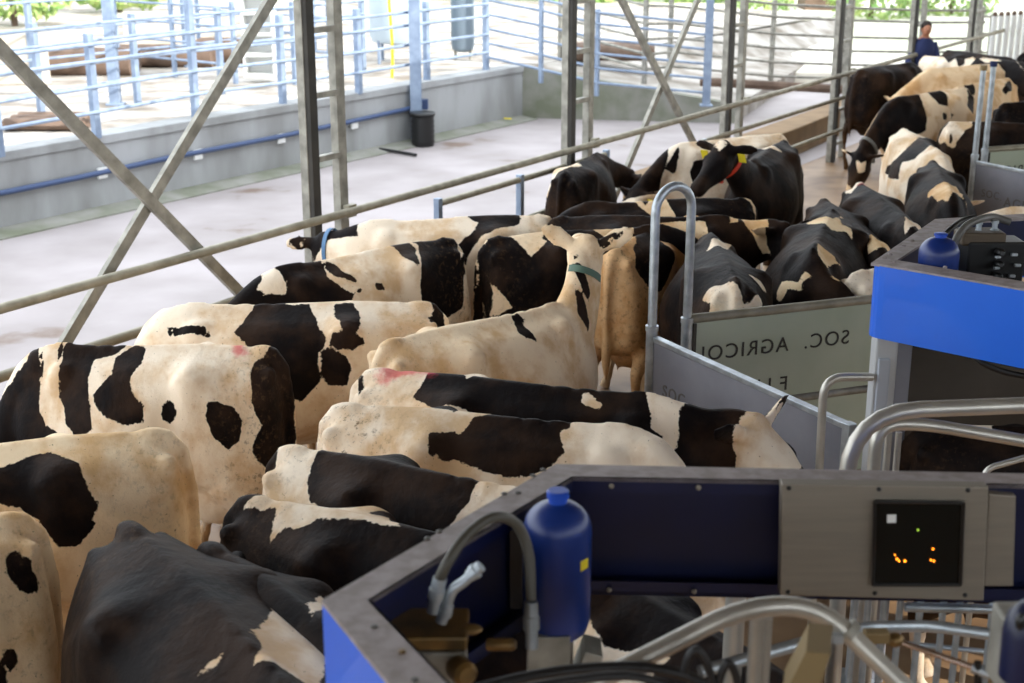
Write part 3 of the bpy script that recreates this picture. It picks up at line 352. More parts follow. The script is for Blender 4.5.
def hide_material():
    m, nt, b = newmat('cow_hide'); N = nt.nodes; K = nt.links
    def attr(n):
        a = N.new('ShaderNodeAttribute'); a.attribute_name = n; return a.outputs['Fac']
    def noise(s, d=4, r=.6, off=None):
        t = N.new('ShaderNodeTexNoise'); t.inputs['Scale'].default_value = s; t.inputs['Detail'].default_value = d; t.inputs['Roughness'].default_value = r
        K.new(vec, t.inputs['Vector']); return t.outputs['Fac']
    def mth(op, a, b_=None, c_=None, cl=False):
        t = N.new('ShaderNodeMath'); t.operation = op; t.use_clamp = cl
        for i, v in enumerate((a, b_, c_)):
            if v is None: continue
            if isinstance(v, (int, float)): t.inputs[i].default_value = v
            else: K.new(v, t.inputs[i])
        return t.outputs[0]
    def mix(f, a, b_):
        t = N.new('ShaderNodeMix'); t.data_type = 'RGBA'
        if isinstance(f, (int, float)): t.inputs[0].default_value = f
        else: K.new(f, t.inputs[0])
        for i, v in ((6, a), (7, b_)):
            if isinstance(v, tuple): t.inputs[i].default_value = v
            else: K.new(v, t.inputs[i])
        return t.outputs[2]
    def ss(v, lo, hi):
        t = N.new('ShaderNodeMapRange'); t.interpolation_type = 'SMOOTHSTEP'
        K.new(v, t.inputs[0]); t.inputs[1].default_value = lo; t.inputs[2].default_value = hi; return t.outputs[0]
    tc = N.new('ShaderNodeTexCoord'); oi = N.new('ShaderNodeObjectInfo')
    va = N.new('ShaderNodeVectorMath'); va.operation = 'ADD'; K.new(tc.outputs['Object'], va.inputs[0])
    cb = N.new('ShaderNodeCombineXYZ'); K.new(mth('MULTIPLY', oi.outputs['Random'], 40.), cb.inputs[0]); K.new(cb.outputs[0], va.inputs[1])
    vec = va.outputs[0]
    d = mth('ADD', attr('coat'), mth('MULTIPLY', mth('SUBTRACT', noise(9, 3), .5), .045))
    d = mth('ADD', d, mth('MULTIPLY', mth('SUBTRACT', noise(60, 3), .5), .022))
    white = ss(d, -.002, .004)
    n2 = noise(3.2, 5); n3 = noise(14, 6, .7)
    blk = mix(ss(n2, .40, .68), lin((20, 16, 16)), lin((50, 36, 27)))
    wht = mix(ss(n2, .42, .66), lin((244, 228, 206)), lin((216, 184, 145)))
    tm = N.new('ShaderNodeMix'); tm.data_type = 'RGBA'; tm.blend_type = 'MULTIPLY'; tm.inputs[0].default_value = 1; K.new(wht, tm.inputs[6]); K.new(oi.outputs['Color'], tm.inputs[7]); wht = tm.outputs[2]
    col = mix(white, blk, wht)
    # dung and dust on rump and lower legs
    mk = mth('MULTIPLY', ss(noise(26, 6, .75), .52, .66), attr('muck'), cl=True)
    col = mix(mth('MULTIPLY', mk, .8), col, lin((96, 74, 52)))
    sp = mth('MULTIPLY', ss(noise(75, 2), .70, .74), .8)
    col = mix(mth('MULTIPLY', sp, white), col, lin((105, 84, 62)))
    col = mix(mth('MULTIPLY', attr('low'), .45), col, lin((112, 82, 52)))
    pk = ss(mth('ADD', attr('paint'), mth('MULTIPLY', mth('SUBTRACT', n3, .5), .12)), .02, -.03)
    col = mix(mth('MULTIPLY', pk, .7), col, lin((215, 70, 85)))
    K.new(col, b.inputs['Base Color'])
    rg = N.new('ShaderNodeMapRange'); K.new(white, rg.inputs[0]); rg.inputs[3].default_value = .58; rg.inputs[4].default_value = .8
    K.new(rg.outputs[0], b.inputs['Roughness'])
    b.inputs['Sheen Weight'].default_value = .0; b.inputs['Specular IOR Level'].default_value = .06; b.inputs['Sheen Roughness'].default_value = .4
    mpn = N.new('ShaderNodeMapping'); mpn.inputs['Scale'].default_value = (1, .35, 1); K.new(vec, mpn.inputs[0])
    hair = N.new('ShaderNodeTexNoise'); hair.inputs['Scale'].default_value = 160; hair.inputs['Detail'].default_value = 2; K.new(mpn.outputs[0], hair.inputs[0])
    hsum = mth('ADD', mth('MULTIPLY', hair.outputs['Fac'], .2), mth('MULTIPLY', noise(7, 3), 1.6))
    bp = N.new('ShaderNodeBump'); bp.inputs['Strength'].default_value = .35; bp.inputs['Distance'].default_value = .025
    K.new(hsum, bp.inputs['Height']); K.new(bp.outputs[0], b.inputs['Normal'])
    return m

HIDE = hide_material()
GALV = mat('galvanised_steel', (150, 158, 165), .42, .75, (196, 204, 210), 14, lo=.3, hi=.7)
GALVD = mat('dull_galvanised', (128, 126, 118), .55, .35, (165, 162, 152), 9)
GALVB = mat('pale_galvanised', (122, 138, 162), .5, .2, (146, 162, 184), 6)
RAILM = mat('weathered_rail', (134, 129, 112), .55, .3, (164, 158, 140), 7)
BLUE = mat('blue_paint', (32, 104, 228), .3, 0, (36, 110, 234), 3, coat=.5)
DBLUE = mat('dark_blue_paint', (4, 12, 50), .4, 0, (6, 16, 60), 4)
DUST = mat('dusty_grey_flange', (160, 150, 150), .6, .1, (138, 128, 124), 20, lo=.4, hi=.62)
STEEL = mat('brushed_steel', (132, 124, 113), .5, .4, (138, 130, 118), 5, stretch=(1, 1, 12))
ALU = mat('brushed_tube', (176, 172, 164), .38, .65, (194, 190, 180), 6)
BLACKR = mat('black_rubber', (26, 25, 26), .5)
GREYR = mat('grey_hose', (92, 90, 86), .5)
DARK = mat('dark_plastic', (20, 21, 22), .35)
BRASS = mat('brass', (150, 118, 70), .4, .6, (112, 92, 62), 14)
SCREEN = mat('smoked_window', (16, 18, 17), .15)
AMBER = mat('amber_lamp', (255, 140, 30), .4, emit=5)
CONC = mat('wall_concrete', (138, 139, 138), .85, 0, (168, 170, 172), 1.6, .25, stretch=(1, 1, .35))
YARD = mat('yard_concrete', (148, 140, 139), .7, 0, (166, 158, 159), .8, .12, detail=6)
_r = [n for n in YARD.node_tree.nodes if n.type == 'VALTORGB'][0].color_ramp; _e = _r.elements.new(.37); _e.color = lin((146, 138, 137)); _r.elements[0].position = .30; _r.elements[0].color = lin((116, 98, 86))
ALLEY = mat('alley_concrete', (108, 82, 58), .5, 0, (152, 124, 94), 1.8, .2, detail=6)
PLAT = mat('platform_concrete', (120, 110, 98), .85, 0, (186, 181, 174), 1.4, .2)
OCHRE = mat('kerb_concrete', (118, 94, 64), .8, 0, (138, 112, 80), 2.2, .15)
MOSS = mat('mossy_concrete', (112, 116, 98), .9, 0, (144, 143, 136), 2., .2)
OUTG = mat('outdoor_ground', (225, 220, 205), .9, 0, (205, 212, 176), .12, lo=.45, hi=.62)
LEAF = mat('leaves', (120, 160, 84), .6, 0, (190, 205, 130), 3)
SHEET = mat('greenish_sheet', (168, 180, 158), .35, 0, (180, 190, 170), 2.5)
INK = mat('black_letters', (20, 22, 20), .5)
GREYSHEET = mat('galvanised_sheet', (128, 130, 140), .5, .4, (146, 148, 158), 3)
FADED = mat('faded_letters', (104, 100, 98), .6)
YTAG = mat('yellow_tag', (225, 205, 40), .5)
RED = mat('red_plastic', (200, 50, 45), .5)
BLUP = mat('blue_pipe_plastic', (62, 80, 118), .45)
WHITE = mat('white_enamel', (225, 226, 224), .5)
BROWN = mat('brown_stack', (88, 70, 58), .8, 0, (116, 96, 82), 3)
SKIN = mat('skin', (176, 120, 92), .6)
NAVY = mat('navy_cloth', (32, 44, 88), .8); HAIRM = mat('dark_hair', (40, 28, 22), .7)
GREENC = mat('green_collar', (84, 110, 96), .7); BLUEC = mat('blue_collar', (80, 120, 160), .6); GREYC = mat('grey_collar', (120, 118, 112), .6); REDC = mat('red_collar', (210, 60, 30), .6)
EYE = mat('eye', (8, 6, 6), .1); NOSE = mat('muzzle_skin', (70, 55, 52), .4)
SHADEST = mat('chord_shade_tone', (44, 42, 38), .6, .2, (60, 56, 50), 6)
ROOFM = mat('roof_sheet', (96, 82, 66), .8)
YWEDGE = mat('dusty_ochre_steel', (140, 120, 84), .5, .3)

# ================================================================ object helpers
def link(name, me, m, parent=None, loc=None):
    o = bpy.data.objects.new(name, me); C.objects.link(o)
    for q in (m if isinstance(m, (list, tuple)) else [m]): me.materials.append(q)
    if parent: o.parent = parent
    if loc is not None: o.location = loc
    return o
def smooth(me, ang=40):
    me.polygons.foreach_set('use_smooth', [True] * len(me.polygons))
    try: me.set_sharp_from_angle(angle=R(ang))
    except Exception: pass
def tag(o, label=None, cat=None, group=None, kind=None):
    if label: o['label'] = label
    if cat: o['category'] = cat
    if group: o['group'] = group
    if kind: o['kind'] = kind
    return o
def recentre(mb, o0): mb.v = [(x - o0[0], y - o0[1], z - o0[2]) for x, y, z in mb.v]
def part(name, mb, m, parent, sm=True, bevel=0, label=None):
    recentre(mb, parent.matrix_basis.translation if parent.parent is None else parent.matrix_basis.translation + parent.parent.matrix_basis.translation)
    me = mb.mesh(name)
    if sm: smooth(me)
    o = link(name, me, m, parent)
    if bevel: bv(o, bevel)
    if label: o['label'] = label
    return o
def bv(o, w, seg=2):
    b = o.modifiers.new('bevel', 'BEVEL'); b.width = w; b.segments = seg; b.limit_method = 'ANGLE'; b.angle_limit = R(40)
def empty(name, loc, label, cat, group=None):
    o = bpy.data.objects.new(name, None); C.objects.link(o); o.location = loc; o.empty_display_size = .2
    return tag(o, label, cat, group)
def single(name, mb, m, label, cat, group=None, loc=(0, 0, 0), bevel=0, sm=True):
    recentre(mb, loc); me = mb.mesh(name)
    if sm: smooth(me)
    o = link(name, me, m, None, loc); tag(o, label, cat, group)
    if bevel: bv(o, bevel)
    return o
def struct(name, mb, m, bevel=0):
    me = mb.mesh(name); o = link(name, me, m); o['kind'] = 'structure'
    if bevel: bv(o, bevel)
    return o

S = V3(math.sin(R(32.7)), math.cos(R(32.7)), 0); NRM = V3(S.y, -S.x, 0)      # along the alley / to its right
P0 = V3(-1.57, 10.71, 0)
def al(s, z=0, n=0): return P0 + S * s + NRM * n + V3(0, 0, z)               # point in the line of posts
SW = V3(math.sin(R(33.7)), math.cos(R(33.7)), 0); NW = V3(SW.y, -SW.x, 0)
W0 = V3(-3.06, 20.02, 0)
def wl(s, z=0, n=0): return W0 + SW * s + NW * n + V3(0, 0, z)               # point on the foot of the left wall

# ================================================================ setting
a, b_, c_, d_ = al(-16, 0, 12), al(-16, 0, .12), al(40, 0, .12), al(40, 0, 12)
fl = MB().add([p + V3(0, 0, 0) for p in (al(-18, 0, -.9), al(42, 0, -.9), al(42, 0, 16), al(-18, 0, 16))], [(0, 1, 2, 3)])
o = struct('floor', fl, ALLEY)
yd = MB().add([al(-18, .004, -9), al(42, .004, -9), al(42, .004, -.25), al(-18, .004, -.25)], [(0, 1, 2, 3)])
struct('floor_yard', yd, YARD)
corner = wl(5.85)
wm = MB(); wm.add([wl(-22, 0), corner, wl(5.85, 0, -.3), wl(-22, 0, -.3), wl(-22, .82), corner + V3(0, 0, .82), wl(5.85, .82, -.3), wl(-22, .82, -.3)],
                  [(0, 1, 5, 4), (4, 5, 6, 7), (3, 2, 6, 7), (0, 3, 7, 4), (1, 2, 6, 5)])
struct('wall_left', wm, CONC)
cap = MB(); cap.add([wl(-22, .82, .03), wl(5.85, .82, .03), wl(5.85, .82, -.34), wl(-22, .82, -.34), wl(-22, .92, .03), wl(5.85, .92, .03), wl(5.85, .92, -.34), wl(-22, .92, -.34)],
                    [(0, 1, 5, 4), (4, 5, 6, 7), (3, 2, 6, 7), (0, 3, 7, 4), (1, 2, 6, 5)])
struct('trim_1', cap, CONC, .01)
kb = MB().add([wl(-22, 0), wl(5.8, 0), wl(5.8, 0, .35), wl(-22, 0, .35), wl(-22, .06), wl(5.8, .06), wl(5.8, .02, .35), wl(-22, .02, .35)], [(4, 5, 6, 7), (3, 2, 6, 7), (0, 3, 7, 4)])
struct('trim_2', kb, MOSS)
e1 = at(860, 132, 0); e1 = V3(6.2, 24.0, 0); c0 = V3(corner.x, corner.y, 0)
bw = MB(); f1 = V3(3.9, 24.2, 0)
bw.add([c0, f1, f1 + V3(0, .3, 0), c0 + V3(0, .3, 0), c0 + V3(0, 0, .9), f1 + V3(0, 0, .32), f1 + V3(0, .3, .32), c0 + V3(0, .3, .9)], [(0, 1, 5, 4), (4, 5, 6, 7), (3, 2, 6, 7), (1, 2, 6, 5)])
struct('wall_back', bw, MOSS)
pl = MB(); q1, q2 = c0 + V3(-.1, .2, .86), f1 + V3(0, .2, .3)
pl.add([wl(-22, .84, -.3), wl(5.85, .84, -.3), wl(22, .84, -.3), wl(22, .84, -40), wl(-22, .84, -40)], [(0, 1, 2, 3, 4)])
struct('floor_platform', pl, PLAT)
q3 = V3(7.5, 34, .25); rp = MB().add([q1, q2, q3, wl(22, .835, 0), V3(q2.x, q2.y, -.02), V3(q3.x, q3.y, -.02)], [(0, 1, 2, 3), (1, 4, 5, 2)])
struct('floor_ramp', rp, PLAT)
op = [V3(-90, 33, .86), V3(-8, 44, .86), V3(6, 30, .22), V3(60, 29, .1), V3(140, 60, .1), V3(140, 240, .3), V3(-140, 240, .8)]
og = MB().add(op + [V3(v.x, v.y, -.05) for v in op[:5]], [(0, 1, 2, 3, 4, 5, 6), (0, 7, 8, 1), (1, 8, 9, 2), (2, 9, 10, 3), (3, 10, 11, 4)])
struct('ground', og, OUTG)
gg = MB().add([V3(-150, -60, -.03), V3(150, -60, -.03), V3(150, 260, -.03), V3(-150, 260, -.03)], [(0, 1, 2, 3)])
struct('ground_soil', gg, OUTG)
# ochre kerb behind the far rails
k0, k1 = al(7.0, 0, -.5), al(11.9, 0, -.62); k2 = al(17, 0, -.9)
struct('trim_3', MB().prism([k0.xy, k1.xy, k2.xy, (k2 - NRM * .35).xy, (k1 - NRM * .5).xy, (k0 - NRM * .5).xy], 0, .42), OCHRE, .02)
wb = MB()  # unseen barn walls, added and kept low to cut light on camera-facing sides
for n0, n1, s0, s1 in ((11.8, 12, -14, 12), (.5, 12, -14.2, -14)):
    wb.prism([al(s0, 0, n0).xy, al(s1, 0, n0).xy, al(s1, 0, n1).xy, al(s0, 0, n1).xy], 0, 2.5 if n0 > 5 else 2.1)
struct('wall_unseen', wb, mat('unseen_wall', (118, 106, 92), .85, 0, (134, 122, 106), 1.5))
# roof over the alley and the milking boxes
rf = MB(); 
for n0, z0, n1, z1 in ((.9, 5.2, 5.0, 6.1), (5.0, 6.1, 14, 5.2)):
    rf.add([al(-22, z0, n0), al(36, z0, n0), al(36, z1, n1), al(-22, z1, n1), al(-22, z0 + .1, n0), al(36, z0 + .1, n0), al(36, z1 + .1, n1), al(-22, z1 + .1, n1)], [(0, 3, 2, 1), (4, 5, 6, 7), (0, 1, 5, 4), (2, 3, 7, 6), (1, 2, 6, 5), (3, 0, 4, 7)])
struct('ceiling', rf, ROOFM)

# ================================================================ lattice posts, braces, rails
posts = [(0, .40, 'lattice steel post nearest the camera, between the two X braces'), (3.92, .46, 'second lattice steel post, standing left of the far X brace'),
         (7.72, .50, 'third lattice steel post, standing right of the far X brace'), (11.52, .56, 'fourth lattice steel post, beside the big black cow'),
         (15.0, .62, 'fifth lattice steel post, in front of the person in navy'), (18.5, .62, 'farthest lattice steel post, left of the white barrier tubes')]
for s0, wd, lb in posts:
    r = empty('lattice_post', al(s0 + wd / 2), lb, 'post', 'lattice posts along the alley')
    for q in (0, wd):
        m_ = MB().box(al(s0 + q, 2.5, -.02 if q else 0), (.075, .10, 5.0), Matrix.Rotation(-R(32.7), 3, 'Z'))
        part('chord', m_, GALVD, r, False, .004)
    part('chord_shade', MB().box(al(s0 + .0, 2.5, .055), (.05, .085, 4.98), Matrix.Rotation(-R(32.7), 3, 'Z')), SHADEST, r, False, .003, 'dark plate painting shade on the inner face')  # dark plate colours in the shade on the chord's barn-side face
    for k in range(10):
        part('rung', MB().box(al(s0 + wd / 2, .25 + k * .49), (.06, wd - .07, .045), Matrix.Rotation(-R(32.7), 3, 'Z')), GALVD, r, False, .003)
def brace(name_, p, q, par, off):
    w = .04; u = (q - p).normalized(); up = u.cross(NRM).normalized()
    vs = [e + NRM * (x + off) + up * y for e in (p, q) for x, y in ((-.02, -w), (.02, -w), (.02, w), (-.02, w))]
    return part(name_, MB().add(vs, [(0, 1, 2, 3), (4, 5, 6, 7), (0, 1, 5, 4), (1, 2, 6, 5), (2, 3, 7, 6), (3, 0, 4, 7)]), GALVD, par, False)
def ln(s, z): return al(s, z)
r = empty('cross_brace', al(-1.69), 'near X brace of flat steel bars crossing over the yard at left', 'brace', 'X braces between the posts')
brace('brace_bar', ln(-3.55, 3.64), ln(-.05, -.16 + .2), r, .03); brace('brace_bar', ln(.1, 3.33), ln(-3.3, 0.04), r, -.03)
r = empty('cross_brace', al(6.05), 'far X brace of flat steel bars above the black cow with the white stripe', 'brace', 'X braces between the posts')
brace('brace_bar', ln(4.2, 3.37), ln(7.75, .06), r, .03); brace('brace_bar', ln(7.7, 3.4), ln(4.5, 0.05), r, -.03)
def cyl(p, q, r, n=14): return MB().tube([p, q], r, n)
def yard_clip(mb, p, r): mb.ball(p, (r, r, r))
r = empty('yard_rail', al(4, 0, .09), 'long grey top rail running the whole length of the alley in front of the posts', 'rail')
part('pipe', cyl(al(-9, 1.27, .1), al(27, 1.27, .1), .033), RAILM, r)
for s0, wd, lb in posts: part('clamp', MB().box(al(s0 + wd, 1.27, .07), (.06, .10, .10), Matrix.Rotation(-R(32.7), 3, 'Z')), RAILM, r, False, .005)
r = empty('yard_rail', al(-5, 0, .1), 'lower grey rail at far left behind the big spotted cow', 'rail', 'lower rails of the alley fence')
part('pipe', cyl(al(-9, .85, .1), al(.6, .85, .1), .035), RAILM, r); part('support', cyl(al(-4.6, 0, .1), al(-4.6, .85, .1), .03), GALV, r)
part('support', cyl(al(.6, 0, .1), al(.6, .9, .1), .03), GALV, r)
r = empty('yard_rail', al(3.2, 0, -.05), 'short two-bar rail section with end stubs behind the dark cow rump', 'rail', 'lower rails of the alley fence')
part('pipe', cyl(al(1.7, 1.09), al(4.75, 1.09), .03), RAILM, r); part('pipe', cyl(al(1.7, .66), al(4.75, .72), .03), RAILM, r)
for s_ in (1.7, 3.05, 4.75):
    part('support', MB().box(al(s_, .57), (.06, .06, 1.14), Matrix.Rotation(-R(32.7), 3, 'Z')), GALVB, r, False, .005)
r = empty('yard_rail', al(8.5, 0, 0), 'two lower rails in front of the ochre kerb', 'rail', 'lower rails of the alley fence')
part('pipe', cyl(al(4.9, .72, .08), al(7.2, .62, .08), .028), RAILM, r)
part('pipe', cyl(al(6.9, .93, .08), al(16, .93, .08), .03), RAILM, r); part('pipe', cyl(al(6.9, .46, .08), al(16, .46, .08), .03), RAILM, r)
for s_ in (7.0, 16): part('support', cyl(al(s_, 0, .08), al(s_, .96, .08), .03), GALV, r)

# ================================================================ platform fences and yard things
def fence(pts, hs, postr, railr, h, m, label, group='galvanised fences on the raised platform', z=.84, tall={}):
    c = sum((Vector(p) for p in pts), Vector()) / len(pts)
    r = empty('pen_fence', (c.x, c.y, pts[0][2] if len(pts[0]) > 2 else z), label, 'fence', group)
    for i, p in enumerate(pts):
        p = Vector(p); hh = tall.get(i, h)
        mb = MB().box(p + V3(0, 0, hh / 2), (postr * 1.5, postr * 1.5, hh), Matrix.Rotation(-R(33), 3, 'Z'))
        part('fence_post', mb, m, r, False, .008)
    for k in hs:
        part('rail', MB().tube([Vector(p) + V3(0, 0, k) + NW * .06 for p in pts], railr, 8), m, r)
    return r
f1p = [at(x, y, .9) for x, y in ((-90, 176), (0, 157), (97, 138), (196, 118), (283, 105), (359, 94), (427, 81), (486, 71))]
fence(f1p, (.32, .62, .92, 1.12), .06, .024, 1.25, GALVB, 'bluish galvanised pipe fence standing on the left wall above the yard', tall={3: 3.2})
f2 = [p - NW * 1.9 + SW * .7 for p in f1p[:7]]
fence([V3(p.x, p.y, .84) for p in f2], (.4, .7, 1.0, 1.22), .055, .022, 1.3, GALVB, 'second pipe fence one lane behind the wall-top fence')
f3 = [p - NW * 5.2 + SW * 1.5 for p in f1p[:8]]
fence([V3(p.x, p.y, .84) for p in f3], (.4, .85, 1.3), .06, .022, 1.5, GALVB, 'rear pipe fence in front of the concrete panels', tall={2: 2.6, 5: 2.8})
for i, (x, y, n) in enumerate(((236, 84, 3.), (330, 70, 3.4))):
    p = at(x, y, .84); q = p - NW * n + SW * .2
    fence([p, (p + q) / 2, q], (.3, .6, .9, 1.2), .045, .02, 1.3, GALVB, ('short cross fence dividing the pens left of the near lattice post', 'short cross fence beside the pale tank')[i])
g1 = [(486, 71, .88), (541, 84, .75), (597, 97, .55), (706, 107, .36)]
fence([at(*g) + V3(0, .12, 0) for g in g1], (.22, .46, .7, .94, 1.18, 1.36), .045, .022, 1.42, GALVB, 'many-railed fence above the low mossy wall at the back', tall={3: 3.2})
g2 = [(560, 60, .85), (644, 84, .7), (669, 80, .6), (770, 90, .4), (842, 92, .3), (918, 92, .2), (975, 90, .15)]
fence([at(*g) for g in g2], (.25, .5, .75, 1.0, 1.3, 1.52), .05, .024, 1.6, GALVD, 'far grey rail fence across the bright opening')
p = at(700, 86, .5); q = at(1000, 104, .2)
single('timber_beam', MB().tube([p + V3(0, 0, .08), q + V3(0, 0, .1)], .08, 8), BROWN, 'brown horizontal beam lying low behind the far grey rails', 'beam', loc=(p + q) / 2)
def column(px, py, z, w, h, label, m=GALVB):
    p = at(px, py, z) + (NW * .2 if z == 0 else V3(0, 0, 0)); r = empty('steel_column', p, label, 'column', 'free-standing steel columns')
    part('base_plate', MB().box(p + V3(0, 0, .015), (w * 1.7, w * 1.7, .03)), m, r, False, .004)
    mb = MB(); mb.box(p + V3(0, -w / 2, h / 2 + .03), (w, .02, h)); mb.box(p + V3(0, w / 2, h / 2 + .03), (w, .02, h)); mb.box(p + V3(0, 0, h / 2 + .03), (.02, w, h))
    part('shaft', mb.box(p + V3(w * .42, 0, h / 2 + .03), (.02, w, h)), m, r, False)
column(407, 142, 0, .17, 5, 'thick bluish steel column standing in the yard beside the black bin')
column(116, 105, .84, .14, 4.2, 'wide bluish column on the platform at upper left')
column(193, 60, .84, .12, 4.2, 'slim bluish column behind the wall-top fence')
column(706, 106, .36, .12, 4.5, 'bluish column in the far fence left of the third lattice post')
# bin
p = at(423, 146, 0); r = empty('black_bin', p, 'ribbed black bin on the yard floor against the steel column', 'bin')
part('body', MB().lathe(p, [(.17, 0), (.175, .02)] + [(.178 + (.012 if k % 2 else 0), .05 + k * .038) for k in range(11)] + [(.19, .47), (.175, .48)]), DARK, r)
part('lid', MB().lathe(p, [(.2, .48), (.205, .51), (.19, .53), (.1, .54), (.02, .545)]), DARK, r)
# pipe on the wall
r = empty('wall_pipe', wl(-6, .5, .05), 'long blue plastic pipe clipped along the concrete wall', 'pipe')
pts = [wl(-18, .42, .05), wl(-9, .44, .05), wl(-4, .47, .05), wl(-2.5, .5, .05), wl(-.6, .5, .05), wl(1.0, .52, .05), wl(2.4, .55, .05), wl(2.8, .56, .05)]
part('pipe', MB().tube(pts, .034, 10), BLUP, r); part('valve', MB().box(wl(2.9, .58, .07), (.12, .12, .16)), BLUP, r, False, .01)
for k in range(8): part('pipe_clip', MB().box(wl(-10 + k * 1.6, .47, .04), (.03, .14, .13), Matrix.Rotation(-R(33), 3, 'Z')), WHITE, r, False)
p = at(500, 122, 0); r = empty('scoop', p, 'small red and yellow scoop lying at the foot of the wall corner', 'scoop')
part('bowl', MB().ball(p + V3(-.08, 0, .06), (.12, .08, .06)), RED, r); part('handle', MB().tube([p + V3(.02, 0, .05), p + V3(.2, 0, .04)], .03, 8), YTAG, r)
p, q = at(380, 149, .04), at(416, 155, .04)
single('broom_handle', MB().tube([p, q], .025, 8), DARK, 'dark stick lying on the yard floor before the black bin', 'stick', loc=(p + q) / 2)
# tanks, cabinet, stacks, concrete panels
p = at(400, 62, .84); r = empty('water_tank', p, 'pale bluish tank on legs behind the steel column', 'tank')
part('vessel', MB().lathe(p + V3(0, 0, .3), [(.1, 0), (.5, .08), (.55, .2), (.55, 1.9), (.4, 2.1), (.1, 2.15)], 28), mat('pale_tank', (176, 190, 200), .4), r)
for sx in (-1, 1):
    for sy in (-1, 1): part('leg', cyl(p + V3(sx * .35, sy * .35, 0), p + V3(sx * .35, sy * .35, .42), .03), GALVB, r)
p = at(463, 60, .84); r = empty('water_tank', p, 'slim dark grey upright tank right of the pale one', 'tank')
part('vessel', MB().lathe(p + V3(0, 0, .15), [(.1, 0), (.2, .05), (.22, .15), (.22, 1.9), (.12, 2.05)], 24), mat('dark_tank', (104, 118, 130), .5), r)
for sx in (-1, 1): part('leg', cyl(p + V3(sx * .14, 0, 0), p + V3(sx * .14, 0, .25), .03), GALVD, r)
p = at(262, 82, .84); r = empty('feed_cabinet', p, 'white upright cabinet with shelves behind the fence', 'cabinet')
mb = MB(); mb.box(p + V3(-.24, 0, .95), (.03, .4, 1.7)); mb.box(p + V3(.24, 0, .95), (.03, .4, 1.7)); mb.box(p + V3(0, .2, .95), (.5, .02, 1.7))
part('body', mb, WHITE, r, False)
for k in range(6): part('shelf', MB().box(p + V3(0, 0, .12 + k * .33), (.46, .4, .05)), WHITE, r, False, .004)
for i, (x, y, wd, hh) in enumerate(((88, 74, 1.6, .42), (165, 66, 1.8, .36), (230, 62, 1.2, .42), (50, 128, 1.0, .16), (610, 60, 1.6, .3))):
    p = at(x, y, .84); mb = MB()
    for k in range(3): mb.tube([p + V3(-wd / 2, k * .28 - .2, hh / 2), p + V3(wd / 2, k * .28 - .2, hh / 2)], [(.16, hh / 2)] * 2, 10)
    single('feed_trough', mb, BROWN, ('brown rounded trough behind the left fence, nearest the wide column', 'middle brown trough right of the wide column', 'small brown trough left of the white cabinet', 'low dark trough at the far left edge of the platform', 'brown trough behind the back fence')[i], 'trough', 'brown troughs on the platform', loc=p)
for i, (x0, x1, yb, hh) in enumerate(((-40, 50, 84, .8), (126, 250, 50, .75), (258, 330, 42, .7))):
    p, q = at(x0, yb, .84), at(x1, yb, .84)
    single('concrete_panel', MB().box((p + q) / 2 + V3(0, 0, hh / 2), ((q - p).length, .15, hh), Matrix.Rotation(math.atan2(q.y - p.y, q.x - p.x), 3, 'Z')), mat('beige_panel_%d' % i, (186, 176, 160), .9, 0, (204, 196, 182), 2),
           ('beige concrete panel at the far left behind the pens', 'wide beige concrete panel behind the brown troughs', 'beige concrete panel left of the near lattice post')[i], 'panel', 'concrete panels behind the pens', loc=(p + q) / 2, bevel=.01)
# yellow hose hanging
p = at(392, 78, .84)
single('yellow_hose', MB().tube([p + V3(.02 * math.sin(k), 0, k * .3) for k in range(8)], .025, 8), YTAG, 'yellow hose hanging beside the steel column', 'hose', loc=p)
# shrubs far outside
def shrub(x, y, z, w, h, label, seed):
    rnd = random.Random(seed); p = at(x, y, z); r = empty('shrub', p, label, 'shrub', 'green shrubs outside the barn')
    mb = MB(); n = 700
    for k in range(n):
        a = rnd.uniform(0, 6.28); t = rnd.uniform(-.9, 1); rr = math.sqrt(max(0, 1 - t * t)) * rnd.uniform(.6, 1)
        cc = p + V3(math.cos(a) * rr * w, math.sin(a) * rr * w * .6, h * (.55 + .5 * t)); s_ = rnd.uniform(.06, .13) * w
        d1 = Vector((rnd.uniform(-1, 1), rnd.uniform(-1, 1), rnd.uniform(-1, 1))).normalized() * s_; d2 = d1.orthogonal().normalized() * s_ * .5
        mb.add([cc - d1, cc + d2, cc + d1, cc - d2], [(0, 1, 2, 3)])
    part('foliage', mb, LEAF, r, False); part('stem', cyl(p, p + V3(0, 0, h * .6), .05 * w), BROWN, r)
for i, (x, y, z, w, h) in enumerate(((764, 26, .3, .9, 1.), (870, 30, .3, 1.4, 1.8), (950, 27, .3, 1.3, 1.4), (120, 12, .84, 1.8, 1.6), (15, 26, .84, 1.6, 1.8), (680, 14, .3, 3., 2.2), (440, 8, .5, 2.5, 2), (560, 10, .5, 2.5, 2))):
    shrub(x, y, z, w, h, ('small shrub outside right of the third lattice post', 'shrub outside beside the far brown shed', 'shrub outside between the two farthest lattice posts', 'leafy shrub behind the wide left column', 'leafy shrub at the top left corner', 'wide shrub outside above the far X brace', 'shrub outside behind the tanks', 'shrub outside behind the second lattice post')[i], i)
p = at(822, 22, .3); r = empty('garden_shed', p, 'blurred brown shed outside behind the fourth lattice post', 'shed')
part('wall', MB().box(p + V3(0, 0, .9), (1.3, 1.2, 1.8)), BROWN, r, False); part('roof', MB().prism([(p.x - .8, p.y - .8), (p.x + .8, p.y - .8), (p.x + .8, p.y + .8), (p.x - .8, p.y + .8)], 1.8, [2.0, 2.0, 2.4, 2.4]), ROOFM, r, False)
